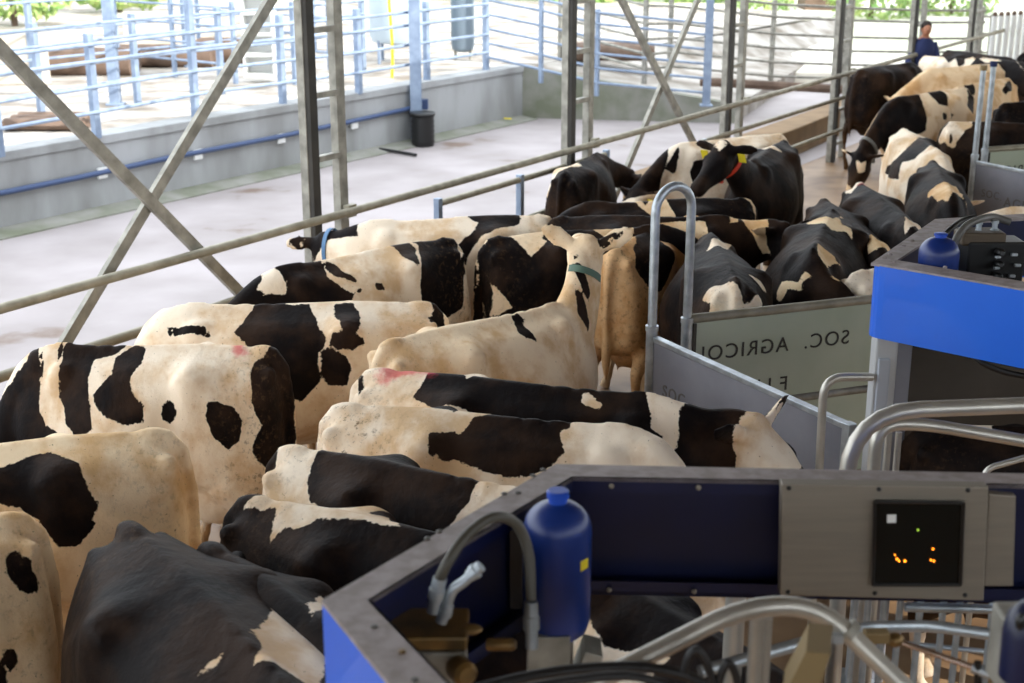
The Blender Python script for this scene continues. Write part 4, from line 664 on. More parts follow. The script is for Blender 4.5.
# feed barrier of white tubes at top right
p0, p1 = at(990, 66, .6), at(1040, 62, .6); r = empty('feed_barrier', (p0 + p1) / 2, 'row of upright white barrier tubes with brown caps at top right', 'barrier')
for k in range(9):
    p = p0.lerp(p1, k / 8); t = part('barrier_tube', MB().tube([p + V3(0, 0, -.6), p + V3(0, 0, .95)], .055, 10), WHITE, r)
    part('tube_cap', MB().ball(p + V3(0, 0, .98), (.05, .05, .06), 8, 6), BROWN, r)
part('rail', cyl(p0 + V3(0, 0, .02), p1 + V3(0, 0, .02), .03), GALVD, r)
p = at(982, 62, .4); r = empty('pen_gate', p, 'grey pipe gate standing left of the white barrier tubes', 'gate')
for dx in (-.12, .12, .3): part('gate_post', cyl(p + V3(dx, 0, -.3), p + V3(dx, 0, 1.0), .04), GALVD, r)
for z_ in (.2, .6, .95): part('rail', cyl(p + V3(-.12, 0, z_), p + V3(.3, 0, z_), .025), GALVD, r)

# ================================================================ cows
CL = {'green': GREENC, 'blue': BLUEC, 'grey': GREYC, 'red': REDC}
LABELS = {
 'C1': 'big white cow with black patches seen side-on at far left, rump reddened', 'C2': 'white cow with a broad black middle patch behind the big left cow',
 'C3': 'cow with black neck, creamy back and black rump crusted with dirt', 'C4': 'black-necked white cow whose blue-haltered head rests by the near lattice post',
 'C5': 'dark cow with a pale tail hanging, rump toward the camera in the centre', 'C6': 'creamy white cow in a green collar raising her head, seen from behind',
 'C7': 'tan cow with a black flank patch right of the raised white head', 'C22': 'black cow with a white blazed face turned toward the camera',
 'C23': 'dark cow heading to the greenish sign with a wide white shoulder patch', 'C24': 'black cow with a white band over the hips and a long white flank streak',
 'C25': 'dark brown cow half hidden between the hip-banded cow and the pink-marked cow', 'C26': 'black cow with a pink mark on her white tailhead',
 'C27': 'dark cow with a round cream shoulder patch near the right gate sheet', 'C28': 'white cow with a diagonal black flank band, left of the right gate hoop',
 'C31': 'white-bodied cow with a black neck and her head lowered to the floor', 'C29': 'big all-black cow beside the fourth lattice post',
 'C32': 'dark cow with a white rump behind the right gate hoop', 'C33': 'black cow at the right edge just behind the gate hoop', 'C34': 'creamy cow at the back with a black spot on her flank',
 'C38': 'pale cow at the back nearest the person in navy', 'C39': 'low dark brown cow directly behind the head-lowered cow', 'C40': 'brown and white cow at the very back of the herd',
 'C41': 'pale creamy cow at the back right of the brown and white one', 'C42': 'dark cow with white streaks below the white barrier tubes', 'C43': 'dark cow at the top right edge under the barrier tubes',
 'C8': 'black cow with pink-marked white rump pushing her head to the grey gate', 'C9': 'dirty white cow with a large black middle patch, second row from the blue frame',
 'C10': 'black-backed cow with white rump and white shoulder beside the blue frame', 'C11': 'brown-black cow with a white strip along the spine',
 'C12': 'cream-rumped cow with a black shoulder at the left edge', 'C13': 'white cow with small black spots at the bottom left corner', 'C14': 'big black cow in the foreground, white patch on her side',
 'C15': 'dark cow squeezed between the foreground black cow and the blue frame', 'C16': 'dark brown cow rump below the second lattice post, white on the tailhead',
 'C17': 'white cow with black neck and yellow ear tag behind the facing black cow', 'C18': 'black cow facing the camera with two yellow ear tags and red collar',
 'C20': 'black cow with a white stripe behind her hip and a yellow ear tag',
 'C35': 'black cow standing inside the far blue milking box', 'C36': 'black and white cow standing inside the near blue milking box',
 'C44': 'white cow just behind the lettered sheet, only her back showing', 'C45': 'white cow inside the far box behind the hydraulic valves', 'C46': 'dark cow head beyond the right gate sheet'}
def cow(key, d):
    p = dict(d['prm']); p['base'] = d['base']; p['polys'] = d['polys']; p['polys2'] = d.get('polys2', []); p['paint'] = d.get('paint', [])
    p['seed'] = sum(map(ord, key))
    rnd = random.Random(p['seed']); p.setdefault('tail', rnd.uniform(-.05, .05)); p.setdefault('step', rnd.uniform(-.08, .08))
    p.setdefault('w', .95)
    dist = math.hypot(d['x'], d['y'])
    me = cow_mesh('dairy_cow', p, .017 if dist < 8 else .022 if dist < 14 else .03)
    o = link('dairy_cow', me, HIDE); o.location = (d['x'], d['y'], 0); o.rotation_euler = (0, 0, R(d['az'])); o.scale = (d['k'] * d['kx'], d['k'], d['k'])
    o.color = tuple(d.get('tint', (1, 1, 1))) + (1,)
    tag(o, LABELS[key], 'cow', 'dairy cows crowded in the alley')
    A, B, C0, n1, n2, h1 = cow_skel(p); f, l, u = head_frame(p)
    def sub(name, mb, m, label=None):
        me2 = mb.mesh(name); smooth(me2, 60); q = link(name, me2, m, o)
        if label: q['label'] = label
    if dist < 16:
        for sg in (-1, 1): sub('eye', MB().ball(n2 + f * .155 + l * sg * .097 + u * .0, (.022, .022, .02), 10, 8), EYE)
        sub('muzzle', MB().ball(n2 + f * .50 - u * .02, (.055, .069, .052), 14, 10, rot=Matrix((f, l, u)).transposed()), NOSE)
    if p.get('collar'):
        cn = n1.lerp(n2, .55); dr = (n2 - n1).normalized(); up = V3(0, 0, 1); sd = dr.cross(up).normalized(); up = sd.cross(dr)
        rg = [[cn + dr * a + sd * (rx * math.cos(t * 2 * math.pi / 28)) + up * (rz * math.sin(t * 2 * math.pi / 28)) for t in range(28)] for a, rx, rz in ((-.02, .098, .158), (-.02, .106, .168), (.02, .104, .164), (.02, .094, .154))]
        sub('collar', MB().rings(rg, False, 0, True), CL[p['collar']], p['collar'] + ' neck collar')
        sub('collar_tag', MB().box(cn - up * .19 + dr * .01, (.05, .04, .08)), CL[p['collar']])
    if p.get('tagc'):
        for sg in ((-1, 1) if p['tagc'] == 2 else (1,)):
            ed = p.get('ear', -8); e1 = (l * sg * math.cos(R(ed)) + u * math.sin(R(ed)) - f * .25).normalized()
            b0 = n2 + l * sg * .07 + u * .04 + e1 * .12 + f * .035 - u * .02
            Mx = Matrix((l, u, f)).transposed()
            sub('ear_tag', MB().box(b0 + f * .02 - u * .03, (.07, .085, .008), Mx), YTAG, 'yellow ear tag')
    return o
for key, d in COWS.items(): cow(key, d)

# ================================================================ milking boxes, gates
def frame_ring(outer, inner, z1, th, parent, name='top_flange', m=DUST, label=None):
    """flat ring (top flange) between an outer and inner chain of xy points"""
    mb = MB(); n = len(outer)
    vs = [(p.x, p.y, z1) for p in outer] + [(p.x, p.y, z1) for p in inner] + [(p.x, p.y, z1 - th) for p in outer] + [(p.x, p.y, z1 - th) for p in inner]
    fs = []
    for i in range(n - 1):
        fs += [(i, i + 1, n + i + 1, n + i), (2 * n + i, 3 * n + i, 3 * n + i + 1, 2 * n + i + 1), (i, 2 * n + i, 2 * n + i + 1, i + 1), (n + i, n + i + 1, 3 * n + i + 1, 3 * n + i)]
    fs += [(0, n, 3 * n, 2 * n), (n - 1, 3 * n - 1 , 4 * n - 1, 2 * n - 1)]
    fs[-1] = (n - 1, 3 * n - 1, 4 * n - 1, 2 * n - 1) if False else (n - 1, 2 * n - 1, 4 * n - 1, 3 * n - 1)
    return part(name, mb.add(vs, fs), m, parent, False, 0, label)
def wallstrip(pts, z0, z1, th, parent, name, m, label=None):
    """vertical plate following xy points, th to the left of the walk"""
    mb = MB(); P = [Vector((p.x, p.y, 0)) for p in pts]; n = len(P); off = []
    for i in range(n):
        a = (P[i] - P[i - 1]).normalized() if i else None; b = (P[i + 1] - P[i]).normalized() if i < n - 1 else None
        t = ((a or b) + (b or a)).normalized(); nn = Vector((-t.y, t.x, 0)); k = 1 / max(.5, nn.dot(Vector((-(b or a).y, (b or a).x, 0))))
        off.append(P[i] + nn * th * k)
    vs = [(p.x, p.y, z) for z in (z0, z1) for q in (P, off) for p in q]
    fs = []
    for i in range(n - 1):
        fs += [(i, i + 1, 2 * n + i + 1, 2 * n + i), (n + i, 3 * n + i, 3 * n + i + 1, n + i + 1), (2 * n + i, 2 * n + i + 1, 3 * n + i + 1, 3 * n + i), (i, n + i, n + i + 1, i + 1)]
    fs += [(0, 2 * n, 3 * n, n), (n - 1, 2 * n - 1, 4 * n - 1, 3 * n - 1)]
    return part(name, mb.add(vs, fs), m, parent, False, 0, label)

ZT = 2.1
# ---- near milking box: channel frame with a chamfered corner
oD, oA, oB, oC = at(415, 715, ZT), at(322, 600, ZT), at(556, 464, ZT), at(1150, 476, ZT)
iD, iA, iB, iC = at(478, 712, ZT), at(370, 600, ZT), at(573, 477, ZT), at(1150, 487, ZT)
r = empty('milking_box', (oB.x, oB.y, 0), 'near blue milking box frame filling the lower right, dusty grey top edge', 'milking machine', 'blue milking boxes')
outer = [oD, oA, oB, oC]; inner = [iD, iA, iB, iC]
frame_ring(outer, inner, ZT, .012, r)
# web plate of the channel: bright outside
wallstrip([o_ for o_ in outer], ZT - .36, ZT - .012, -.012, r, 'side_plate', BLUE)
low_in = [o_ + (i_ - o_) * .8 for o_, i_ in zip(outer, inner)]
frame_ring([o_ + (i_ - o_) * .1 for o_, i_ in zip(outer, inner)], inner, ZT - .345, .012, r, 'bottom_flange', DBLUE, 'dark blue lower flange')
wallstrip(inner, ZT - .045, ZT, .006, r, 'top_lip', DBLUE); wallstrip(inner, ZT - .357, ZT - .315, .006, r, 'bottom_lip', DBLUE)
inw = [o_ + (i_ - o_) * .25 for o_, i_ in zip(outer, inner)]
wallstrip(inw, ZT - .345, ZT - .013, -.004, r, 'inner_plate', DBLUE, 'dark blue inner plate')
for q in (oA + V3(.07, .03, 0), oD + V3(.1, .05, 0), at(1140, 482, ZT)):
    part('leg', MB().box(V3(q.x, q.y, (ZT - .36) / 2), (.06, .06, ZT - .36)), GALV, r, False, .004)
# screws on the lips
for px in (612, 700):
    for py, hz in ((483, ZT - .02), (590, ZT - .335)):
        q = iB.lerp(iC, (px - 573) / (1150 - 573)); q = V3(q.x, q.y - .012, hz)
        part('screw', MB().ball(q, .008, 8, 6), STEEL, r)
for px, py in ((374, 627), (402, 652), (415, 680), (427, 539), (439, 532), (504, 494), (518, 493), (533, 476), (543, 470)):
    q = at(px, py, ZT); part('bolt', MB().lathe(q, [(.008, 0), (.008, .003), (.004, .005)], 8), BRASS if px == 402 else GREYR, r)
# control cabinet on the channel
bx0, bx1 = atY(782, 540, iB.y - .03), atY(1013, 540, iB.y - .03)
r = empty('control_cabinet', V3((bx0.x + bx1.x) / 2, bx0.y, ZT - .36), 'grey metal control cabinet with smoked window and amber lamps', 'control cabinet')
Yc = at(1020, 487, ZT).y - .03
tl, tr, bl, br = atY(782, 484, Yc), atY(989, 487, Yc), atY(780, 596, Yc), atY(984, 601, Yc)
def plate(name, c4, th, m, par, bevel=.004, dy=0, label=None):
    P = [Vector(c) + V3(0, dy, 0) for c in c4]; mb = MB()
    vs = P + [p + V3(0, th, 0) for p in P]
    return part(name, mb.add(vs, [(0, 1, 2, 3), (7, 6, 5, 4), (0, 4, 5, 1), (1, 5, 6, 2), (2, 6, 7, 3), (3, 7, 4, 0)]), m, par, False, bevel, label)
plate('front_panel', (tl, tr, br, bl), .04, STEEL, r)
plate('side_panel', (atY(991, 497, Yc), atY(1019, 499, Yc), atY(1016, 590, Yc), atY(986, 590, Yc)), .03, STEEL, r, dy=.02)
W4 = (atY(874, 500, Yc), atY(962, 501, Yc), atY(959, 583, Yc), atY(872, 583, Yc))
win = plate('window', W4, .012, SCREEN, r, dy=-.01, label='smoked black window')
wc = sum((Vector(v) for v in W4), Vector()) / 4
fr = MB()
for a_, b2 in ((0, 1), (1, 2), (2, 3), (3, 0)): fr.tube([Vector(W4[a_]) + V3(0, -.012, 0), Vector(W4[b2]) + V3(0, -.012, 0)], .005, 6)
part('window_frame', fr, DARK, r, False)
for px, py, s_ in ((897, 559, .0045), (895, 555, .003), (905, 561, .005), (899, 561, .004), (933, 549, .004), (931, 560, .004), (934, 561, .004)):
    part('indicator_lamp', MB().ball(atY(px, py, Yc - .014), (s_ * .62, .003, s_ * .62), 8, 6), AMBER, r)
part('indicator_lamp', MB().ball(atY(918, 530, Yc - .014), (.003, .003, .003), 8, 6), mat('green_lamp', (150, 190, 60), .4, emit=1.5), r)
plate('sticker', (atY(886, 513, Yc), atY(895, 513, Yc), atY(895, 521, Yc), atY(886, 521, Yc)), .002, WHITE, r, 0, dy=-.012, label='small white sticker')
for px, py in ((789, 488), (879, 489), (968, 490), (788, 592), (875, 593), (965, 595)):
    part('screw', MB().ball(atY(px, py, Yc), .007, 8, 6), DARK, r)
# accumulator
def accumulator(px, ptop, pbot, rad, Y, label):
    top = atY(px, ptop, Y); bot = atY(px, pbot, Y); h = top.z - bot.z; p = V3(top.x, Y, bot.z)
    r = empty('pressure_vessel', p, label, 'pressure vessel', 'blue pressure vessels')
    dm = min(h * .34, rad * .85)
    prof = [(rad * .3, 0), (rad * .62, h * .02), (rad * .88, h * .07), (rad, h * .15), (rad, h * .93 - dm)]
    for k in range(1, 9): a = k * math.pi / 2 / 9; prof.append((rad * math.cos(a), h * .93 - dm + math.sin(a) * dm))
    part('body', MB().lathe(p, prof + [(rad * .18, h * .93)], 32), mat('vessel_blue', (14, 38, 100), .35, 0, (20, 50, 122), 5), r)
    part('neck', MB().lathe(p, [(rad * .28, h * .89), (rad * .28, h * .95), (rad * .33, h * .955), (rad * .33, h * .99), (rad * .28, h), (.004, h)], 20), mat('vessel_neck', (24, 70, 175), .4), r)
    return r, p, h
r, p, h = accumulator(558, 490, 638, .088, 3.28, 'tall blue pressure vessel standing inside the near milking box')
part('label_plate', MB().box(p + V3(.066, -.055, h * .57), (.03, .004, .028), Matrix.Rotation(R(50), 3, 'Z')), YTAG, r, False)
part('foot', MB().lathe(p + V3(0, 0, -.1), [(.045, 0), (.045, .1)], 16), STEEL, r)
# cradle plates and bracket beneath
r = empty('valve_block', at(440, 640, 1.66), 'brass-topped grey hydraulic valve block below the curved hose', 'valve block')
cb_ = atY(425, 640, 3.0)
part('body', MB().box(cb_ + V3(0, 0, -.04), (.20, .16, .10)), GALVD, r, False, .006); part('cover', MB().box(cb_ + V3(0.01, 0, .03), (.19, .15, .035)), BRASS, r, False, .006)
part('coil', MB().lathe(cb_ + V3(.08, -.09, -.02), [(.028, 0), (.03, .01), (.03, .05), (.02, .06)], 16, axis=(.4, -.8, .1)), BRASS, r)
part('coil', MB().lathe(cb_ + V3(.15, -.02, -.0), [(.016, 0), (.016, .06), (.01, .07)], 12, axis=(1, -.2, .1)), BRASS, r)
part('knob', MB().ball(cb_ + V3(.11, -.02, .04), (.03, .02, .012)), BRASS, r)
r = empty('support_bracket', atY(575, 660, 3.3), 'pale grey sheet bracket under the tall blue vessel', 'bracket')
part('plate', MB().box(atY(548, 650, 3.25), (.11, .12, .14)), GALVD, r, False, .004); part('plate', MB().box(atY(586, 664, 3.3), (.05, .1, .12), Matrix.Rotation(R(18), 3, 'Y')), GALVD, r, False, .004)
part('upright', MB().box(atY(516, 560, 3.42), (.035, .03, .28)), mat('brown_bar', (70, 62, 58), .6), r, False, .003)
def hose(pts, rad, m, label, group=None, fit=None, n=12, up_=.06):
    P = crs([tuple(p) for p in pts], 8); c = Vector(P[len(P) // 2])
    r = empty('hose', c, label, 'hose', group)
    part('tube', MB().tube([tuple(p) for p in P], rad, n), m, r)
    for e, q in (fit or []):
        e = Vector(e); q = Vector(q)
        part('fitting', MB().tube([e, e.lerp(q, .3), e.lerp(q, .32), e.lerp(q, .6), e.lerp(q, .62), q], [rad * 1.25, rad * 1.25, rad * 1.5, rad * 1.5, rad * 1.15, rad * 1.15], 12), GALV, r)
    return r
Y1 = 2.95
hose([atY(439, 580, Y1), atY(449, 560, Y1), atY(468, 534, Y1 + .05), atY(495, 517, Y1 + .1), atY(518, 526, Y1 + .15), atY(529, 556, Y1 + .15), atY(531, 600, Y1 + .12)], .0135, mat('dusty_hose', (70, 66, 58), .5),
     'thick dusty hose arching over the valve block', 'hydraulic hoses of the near box', [(atY(440, 578, Y1), atY(433, 612, Y1)), (atY(531, 602, Y1 + .12), atY(532, 648, Y1 + .1))])
hose([atY(447, 605, Y1), atY(453, 590, Y1), atY(466, 580, Y1), atY(477, 568, Y1)], .0125, GALV, 'short bent steel pipe beside the dusty hose', 'hydraulic hoses of the near box', [(atY(448, 604, Y1), atY(441, 622, Y1)), (atY(470, 576, Y1), atY(481, 566, Y1))])
hose([atY(470, 690, 2.7), atY(530, 676, 2.7), atY(590, 668, 2.7), atY(650, 668, 2.7), atY(700, 682, 2.7), atY(740, 720, 2.7)], .012, BLACKR, 'upper black hose crossing the bottom edge', 'hydraulic hoses of the near box')
hose([atY(500, 694, 2.6), atY(560, 682, 2.6), atY(630, 676, 2.6), atY(680, 690, 2.6)], .010, BLACKR, 'lower black hose crossing the bottom edge', 'hydraulic hoses of the near box')
hose([atY(684, 672, 2.65), atY(689, 656, 2.65), atY(697, 650, 2.65), atY(706, 662, 2.65), atY(716, 690, 2.65)], .009, BLACKR, 'left one of two narrow black hose loops', 'hydraulic hoses of the near box')
hose([atY(716, 700, 2.65), atY(722, 672, 2.65), atY(729, 663, 2.65), atY(736, 676, 2.65), atY(740, 700, 2.65)], .009, BLACKR, 'right one of two narrow black hose loops', 'hydraulic hoses of the near box')
# tube gates under the near box
def tubeset(name, base, label, cat, pipes, m=ALU, group=None):
    r = empty(name, base, label, cat, group)
    for nm, pts, rad, bend in pipes:
        part(nm, MB().pipe(pts, rad, bend, 16), m, r)
    return r
r = tubeset('bent_guard_rail', atY(760, 640, 2.85), 'thick bent aluminium guard tube below the control cabinet', 'guard rail',
        [('tube', [atY(560, 700, 2.7), atY(745, 606, 2.8), atY(820, 606, 2.85), atY(930, 712, 2.75)], .0225, .14)])
part('clamp', MB().tube([atY(846, 628, 2.83), atY(853, 634, 2.825)], .028, 16), GALVD, r); part('clamp_bolt', MB().box(atY(836, 638, 2.8), (.03, .02, .02)), GALV, r, False)
tubeset('stall_post', (atY(735, 610, 3.78).x, 3.78, 0), 'left pale round post under the blue beam', 'post', [('tube', [V3(atY(735, 610, 3.78).x, 3.78, 0), V3(atY(735, 610, 3.78).x, 3.78, 1.98)], .031, 0), ('collar', [V3(atY(735, 610, 3.78).x, 3.78, 1.74), V3(atY(735, 610, 3.78).x, 3.78, 1.78)], .034, 0)], ALU, 'round posts under the blue beam')
tubeset('stall_post', (atY(757, 620, 2.85).x, 2.85, 0), 'right thinner round post under the guard tube', 'post', [('tube', [V3(atY(757, 620, 2.85).x, 2.85, 0), V3(atY(757, 620, 2.85).x, 2.85, 2.06)], .017, 0), ('tube', [V3(atY(768, 620, 2.88).x, 2.88, 0), V3(atY(768, 620, 2.88).x, 2.88, 2.04)], .011, 0)], ALU, 'round posts under the blue beam')
r = tubeset('stall_gate', (atY(860, 650, 3.4).x, 3.4, 0), 'barred galvanised gate seen beneath the control cabinet', 'gate',
        [('rail', [atY(700, 672, 3.05), atY(842, 632, 3.2), atY(870, 627, 3.3), atY(930, 626, 3.4), atY(1030, 640, 3.4)], .016, .05),
         ('rail', [atY(905, 607, 3.6), atY(1030, 610, 3.6)], .014, 0), ('rail', [atY(900, 643, 3.7), atY(1030, 656, 3.7)], .008, 0)], GALV)
for px in (852, 865, 881, 897, 917, 940, 956, 989):
    q = atY(px, 640, 3.62); part('bar', cyl(V3(q.x, 3.62, .05), V3(q.x, 3.62, 1.92 if px < 905 else 1.78), .0095), GALV, r)
r = empty('gas_strut', atY(940, 655, 2.9), 'thin shiny piston rod slanting under the cabinet', 'piston rod')
part('rod', cyl(atY(898, 641, 2.95), atY(975, 668, 2.85), .0075), mat('chrome_rod', (190, 170, 160), .2, .9), r); part('rod_end', MB().ball(atY(895, 640, 2.95), (.022, .018, .018)), BRASS, r)
part('bracket', MB().box(atY(876, 636, 2.95), (.06, .03, .03)), YWEDGE, r, False, .004); part('ferrule', MB().tube([atY(972, 667, 2.85), atY(992, 675, 2.83)], .014), GALV, r); part('ferrule', cyl(atY(978, 662, 2.84), atY(978, 690, 2.84), .009), DARK, r)
single('gold_tube', cyl(atY(990, 683, 2.7), atY(1040, 664, 2.7), .010), BRASS, 'brassy tube entering from the right bottom edge', 'tube', loc=atY(1000, 678, 2.7))
p = atY(808, 680, 2.5)
single('wedge_plate', MB().add([atY(781, 700, 2.5), atY(806, 652, 2.5), atY(831, 654, 2.5), atY(815, 700, 2.5)] + [v + V3(.03, .12, 0) for v in (atY(781, 700, 2.5), atY(806, 652, 2.5), atY(831, 654, 2.5), atY(815, 700, 2.5))],
       [(0, 1, 2, 3), (7, 6, 5, 4), (0, 4, 5, 1), (1, 5, 6, 2), (2, 6, 7, 3), (3, 7, 4, 0)]), YWEDGE, 'ochre wedge-shaped plate at the bottom edge below the guard tube', 'plate', loc=p, sm=False)
r = empty('actuator_housing', atY(1015, 640, 2.6), 'grey and dark blue actuator housing at the right bottom edge', 'housing')
part('body', MB().box(atY(1016, 650, 2.62), (.08, .12, .17)), GALVD, r, False, .008); part('dome', MB().lathe(atY(1026, 655, 2.55), [(.05, -.05), (.052, .05), (.045, .09), (.025, .115), (.006, .12)], 24), DBLUE, r)
part('lens', MB().ball(atY(1021, 622, 2.52), (.012, .01, .02)), DARK, r)

# ---- far milking box
oA, oB, oC = at(871, 263, ZT), at(935, 219, ZT), at(1150, 206, ZT); oD = at(1180, 316, ZT)
iA, iB, iC, iD = at(897, 260, ZT), at(955, 222, ZT), at(1150, 212, ZT), at(1180, 308, ZT)
r = empty('milking_box', (oA.x, oA.y, 0), 'far blue milking box with bright blue side panel at right', 'milking machine', 'blue milking boxes')
outer = [oD, oA + V3(.02, -.01, 0), oA, oB, oC]; inner = [iD, iA, iA + V3(.001, .001, 0), iB, iC]
frame_ring(outer, inner, ZT, .012, r)
dn = (oD - oA).normalized(); up_ = (oB - oA).normalized()
rc = .07; pa, pb = oA + dn * rc, oA + up_ * rc
arc = [pa * (1 - t) ** 2 + oA * 2 * t * (1 - t) + pb * t * t for t in (0, .2, .4, .6, .8, 1)]
sp = wallstrip([oD] + arc + [oB, oC], ZT - .335, ZT - .008, -.012, r, 'side_plate', BLUE)
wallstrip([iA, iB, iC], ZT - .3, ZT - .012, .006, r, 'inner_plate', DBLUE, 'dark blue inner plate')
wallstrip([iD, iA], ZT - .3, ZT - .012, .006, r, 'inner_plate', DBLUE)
for q in (oD + V3(-.1, .1, 0), oC + V3(-.1, -.1, 0)):
    part('leg', MB().box(V3(q.x, q.y, (ZT - .36) / 2), (.08, .08, ZT - .36)), GALV, r, False, .004)
part('machine_deck', MB().prism([(oA.x + .22, oA.y + .05), (oD.x, oD.y + .25), (oC.x, oC.y - .25), (oB.x + .15, oB.y - .2)], ZT - .40, ZT - .36), DARK, r, False)
for px, py in ((884, 258), (890, 255), (904, 246), (912, 241), (893, 262), (945, 268)):
    part('bolt', MB().lathe(at(px, py, ZT), [(.010, 0), (.010, .006), (.006, .009)], 8), DUST, r)
r, p, h = accumulator(941, 233, 282, .088, 6.02, 'round blue pressure vessel inside the far milking box')
r = empty('valve_block', atY(985, 262, 6.2), 'dark hydraulic valve cluster with silver fittings in the far box', 'valve block')
bk = atY(990, 262, 6.25); part('body', MB().box(bk + V3(0, 0, .0), (.26, .16, .22)), DARK, r, False, .01); part('cover', MB().box(bk + V3(-.06, 0, .12), (.2, .14, .06)), mat('valve_bronze', (88, 76, 62), .5, .4), r, False, .01)
for i in range(4):
    part('valve_coil', MB().lathe(bk + V3(.0, -.09, .07 - i * .055), [(.018, 0), (.018, .05), (.01, .06)], 12, axis=(0, -1, .1)), DARK, r)
    part('valve_plug', MB().box(bk + V3(.07 + .02 * (i % 2), -.10, .06 - i * .05), (.03, .02, .014)), GALV, r, False, .003)
    part('valve_plug', MB().box(bk + V3(-.02, -.15, .06 - i * .05), (.024, .02, .012)), GALV, r, False, .003)
for px, py in ((978, 229), (994, 228)):
    part('fitting', MB().lathe(atY(px, py + 6, 6.25), [(.02, 0), (.02, .02), (.013, .025), (.013, .05), (.017, .05), (.017, .065)], 12), GALV, r)
hose([atY(953, 246, 6.1), atY(958, 236, 6.1), atY(966, 226, 6.15), atY(978, 220, 6.2), atY(993, 217, 6.3), atY(1010, 222, 6.3)], .017, GREYR, 'grey hose curving above the far blue vessel', 'hydraulic hoses of the far box')
hose([atY(944, 236, 6.2), atY(952, 228, 6.25), atY(962, 221, 6.35), atY(975, 217, 6.4)], .013, BLACKR, 'black hose beside the grey one in the far box', 'hydraulic hoses of the far box')
# column and inner panels under the far box
cx = atY(880, 400, 6.0); r = empty('box_post', (cx.x, cx.y, 0), 'pale aluminium corner post under the far blue box', 'post')
part('profile', MB().box(V3(cx.x, cx.y, .88), (.10, .10, 1.76)), mat('pale_aluminium', (186, 188, 190), .45, .3), r, False, .01)
part('slot', MB().box(V3(cx.x - .012, cx.y - .06, .84), (.052, .03, 1.66)), mat('pale_aluminium_front', (170, 176, 186), .45, .3), r, False, .006)
part('side_profile', MB().box(V3(cx.x + .09, cx.y + .03, .87), (.07, .08, 1.74)), GREYSHEET, r, False, .006)
part('foot', MB().box(V3(cx.x, cx.y, .01), (.2, .2, .02)), GALV, r, False)
r = empty('box_wall', (cx.x + .9, cx.y + .5, 0), 'dark brownish sheet wall inside the far milking box', 'panel')
a_ = V3(cx.x + .12, cx.y + .62, 0); b2 = a_ + V3(2.0, .12, 0)
part('sheet', MB().prism([(a_.x, a_.y), (b2.x, b2.y), (b2.x, b2.y + .03), (a_.x, a_.y + .03)], .95, 1.67), mat('dark_sheet', (74, 66, 58), .5, .3, (92, 84, 74), 2), r, False)
part('seam', MB().box(V3(a_.x + .12, a_.y - .004, 1.31), (.006, .01, .7)), GALV, r, False)
for dx in (.06, 1.9): part('leg', MB().box(V3(a_.x + dx, a_.y + .03 + dx * .06, .48), (.05, .03, .96)), GALVD, r, False)
hose([atY(968, 352, 5.75), atY(985, 364, 5.7), atY(1005, 372, 5.7), atY(1035, 378, 5.7)], .013, BLACKR, 'black cable drooping under the far blue panel', 'hydraulic hoses of the far box')
# big guard tubes at right
tubeset('bent_guard_rail', (atY(849, 470, 4.4).x, 4.4, 0), 'foremost thick bent tube at right, rising above the blue beam', 'guard rail',
        [('tube', [V3(atY(851, 470, 4.4).x, 4.4, 0.02), atY(851, 412, 4.4), atY(1060, 404, 4.5)], .0285, .24)], ALU, 'bent tubes beside the far box')
tubeset('bent_guard_rail', (atY(877, 470, 4.7).x, 4.7, 0), 'second bent tube just behind the foremost one', 'guard rail',
        [('tube', [V3(atY(877, 470, 4.7).x, 4.7, 0.02), atY(877, 424, 4.7), atY(925, 424, 4.75), atY(1060, 447, 4.75)], .0235, .12),
         ('brace', [V3(atY(889, 440, 4.75).x, 4.75, .02), atY(889, 432, 4.75)], .012, 0), ('brace', [V3(atY(899, 440, 4.78).x, 4.78, .02), atY(899, 432, 4.78)], .012, 0)], ALU, 'bent tubes beside the far box')
tubeset('hand_rail', (atY(824, 465, 6.0).x, 6.0, 0), 'slim bent tube joining the pale corner post', 'guard rail',
        [('tube', [V3(atY(824, 465, 5.9).x, 5.9, 0.02), atY(824, 377, 5.9), atY(872, 377, 5.95)], .019, .10)], ALU, 'bent tubes beside the far box')
r = tubeset('guard_rail', atY(960, 472, 5.2), 'straight tube slanting behind the bent tubes at right', 'guard rail', [('tube', [V3(atY(985, 469, 5.0).x, 5.0, .02), atY(985, 469, 5.0), atY(1060, 448, 5.0)], .012, .04)], ALU)

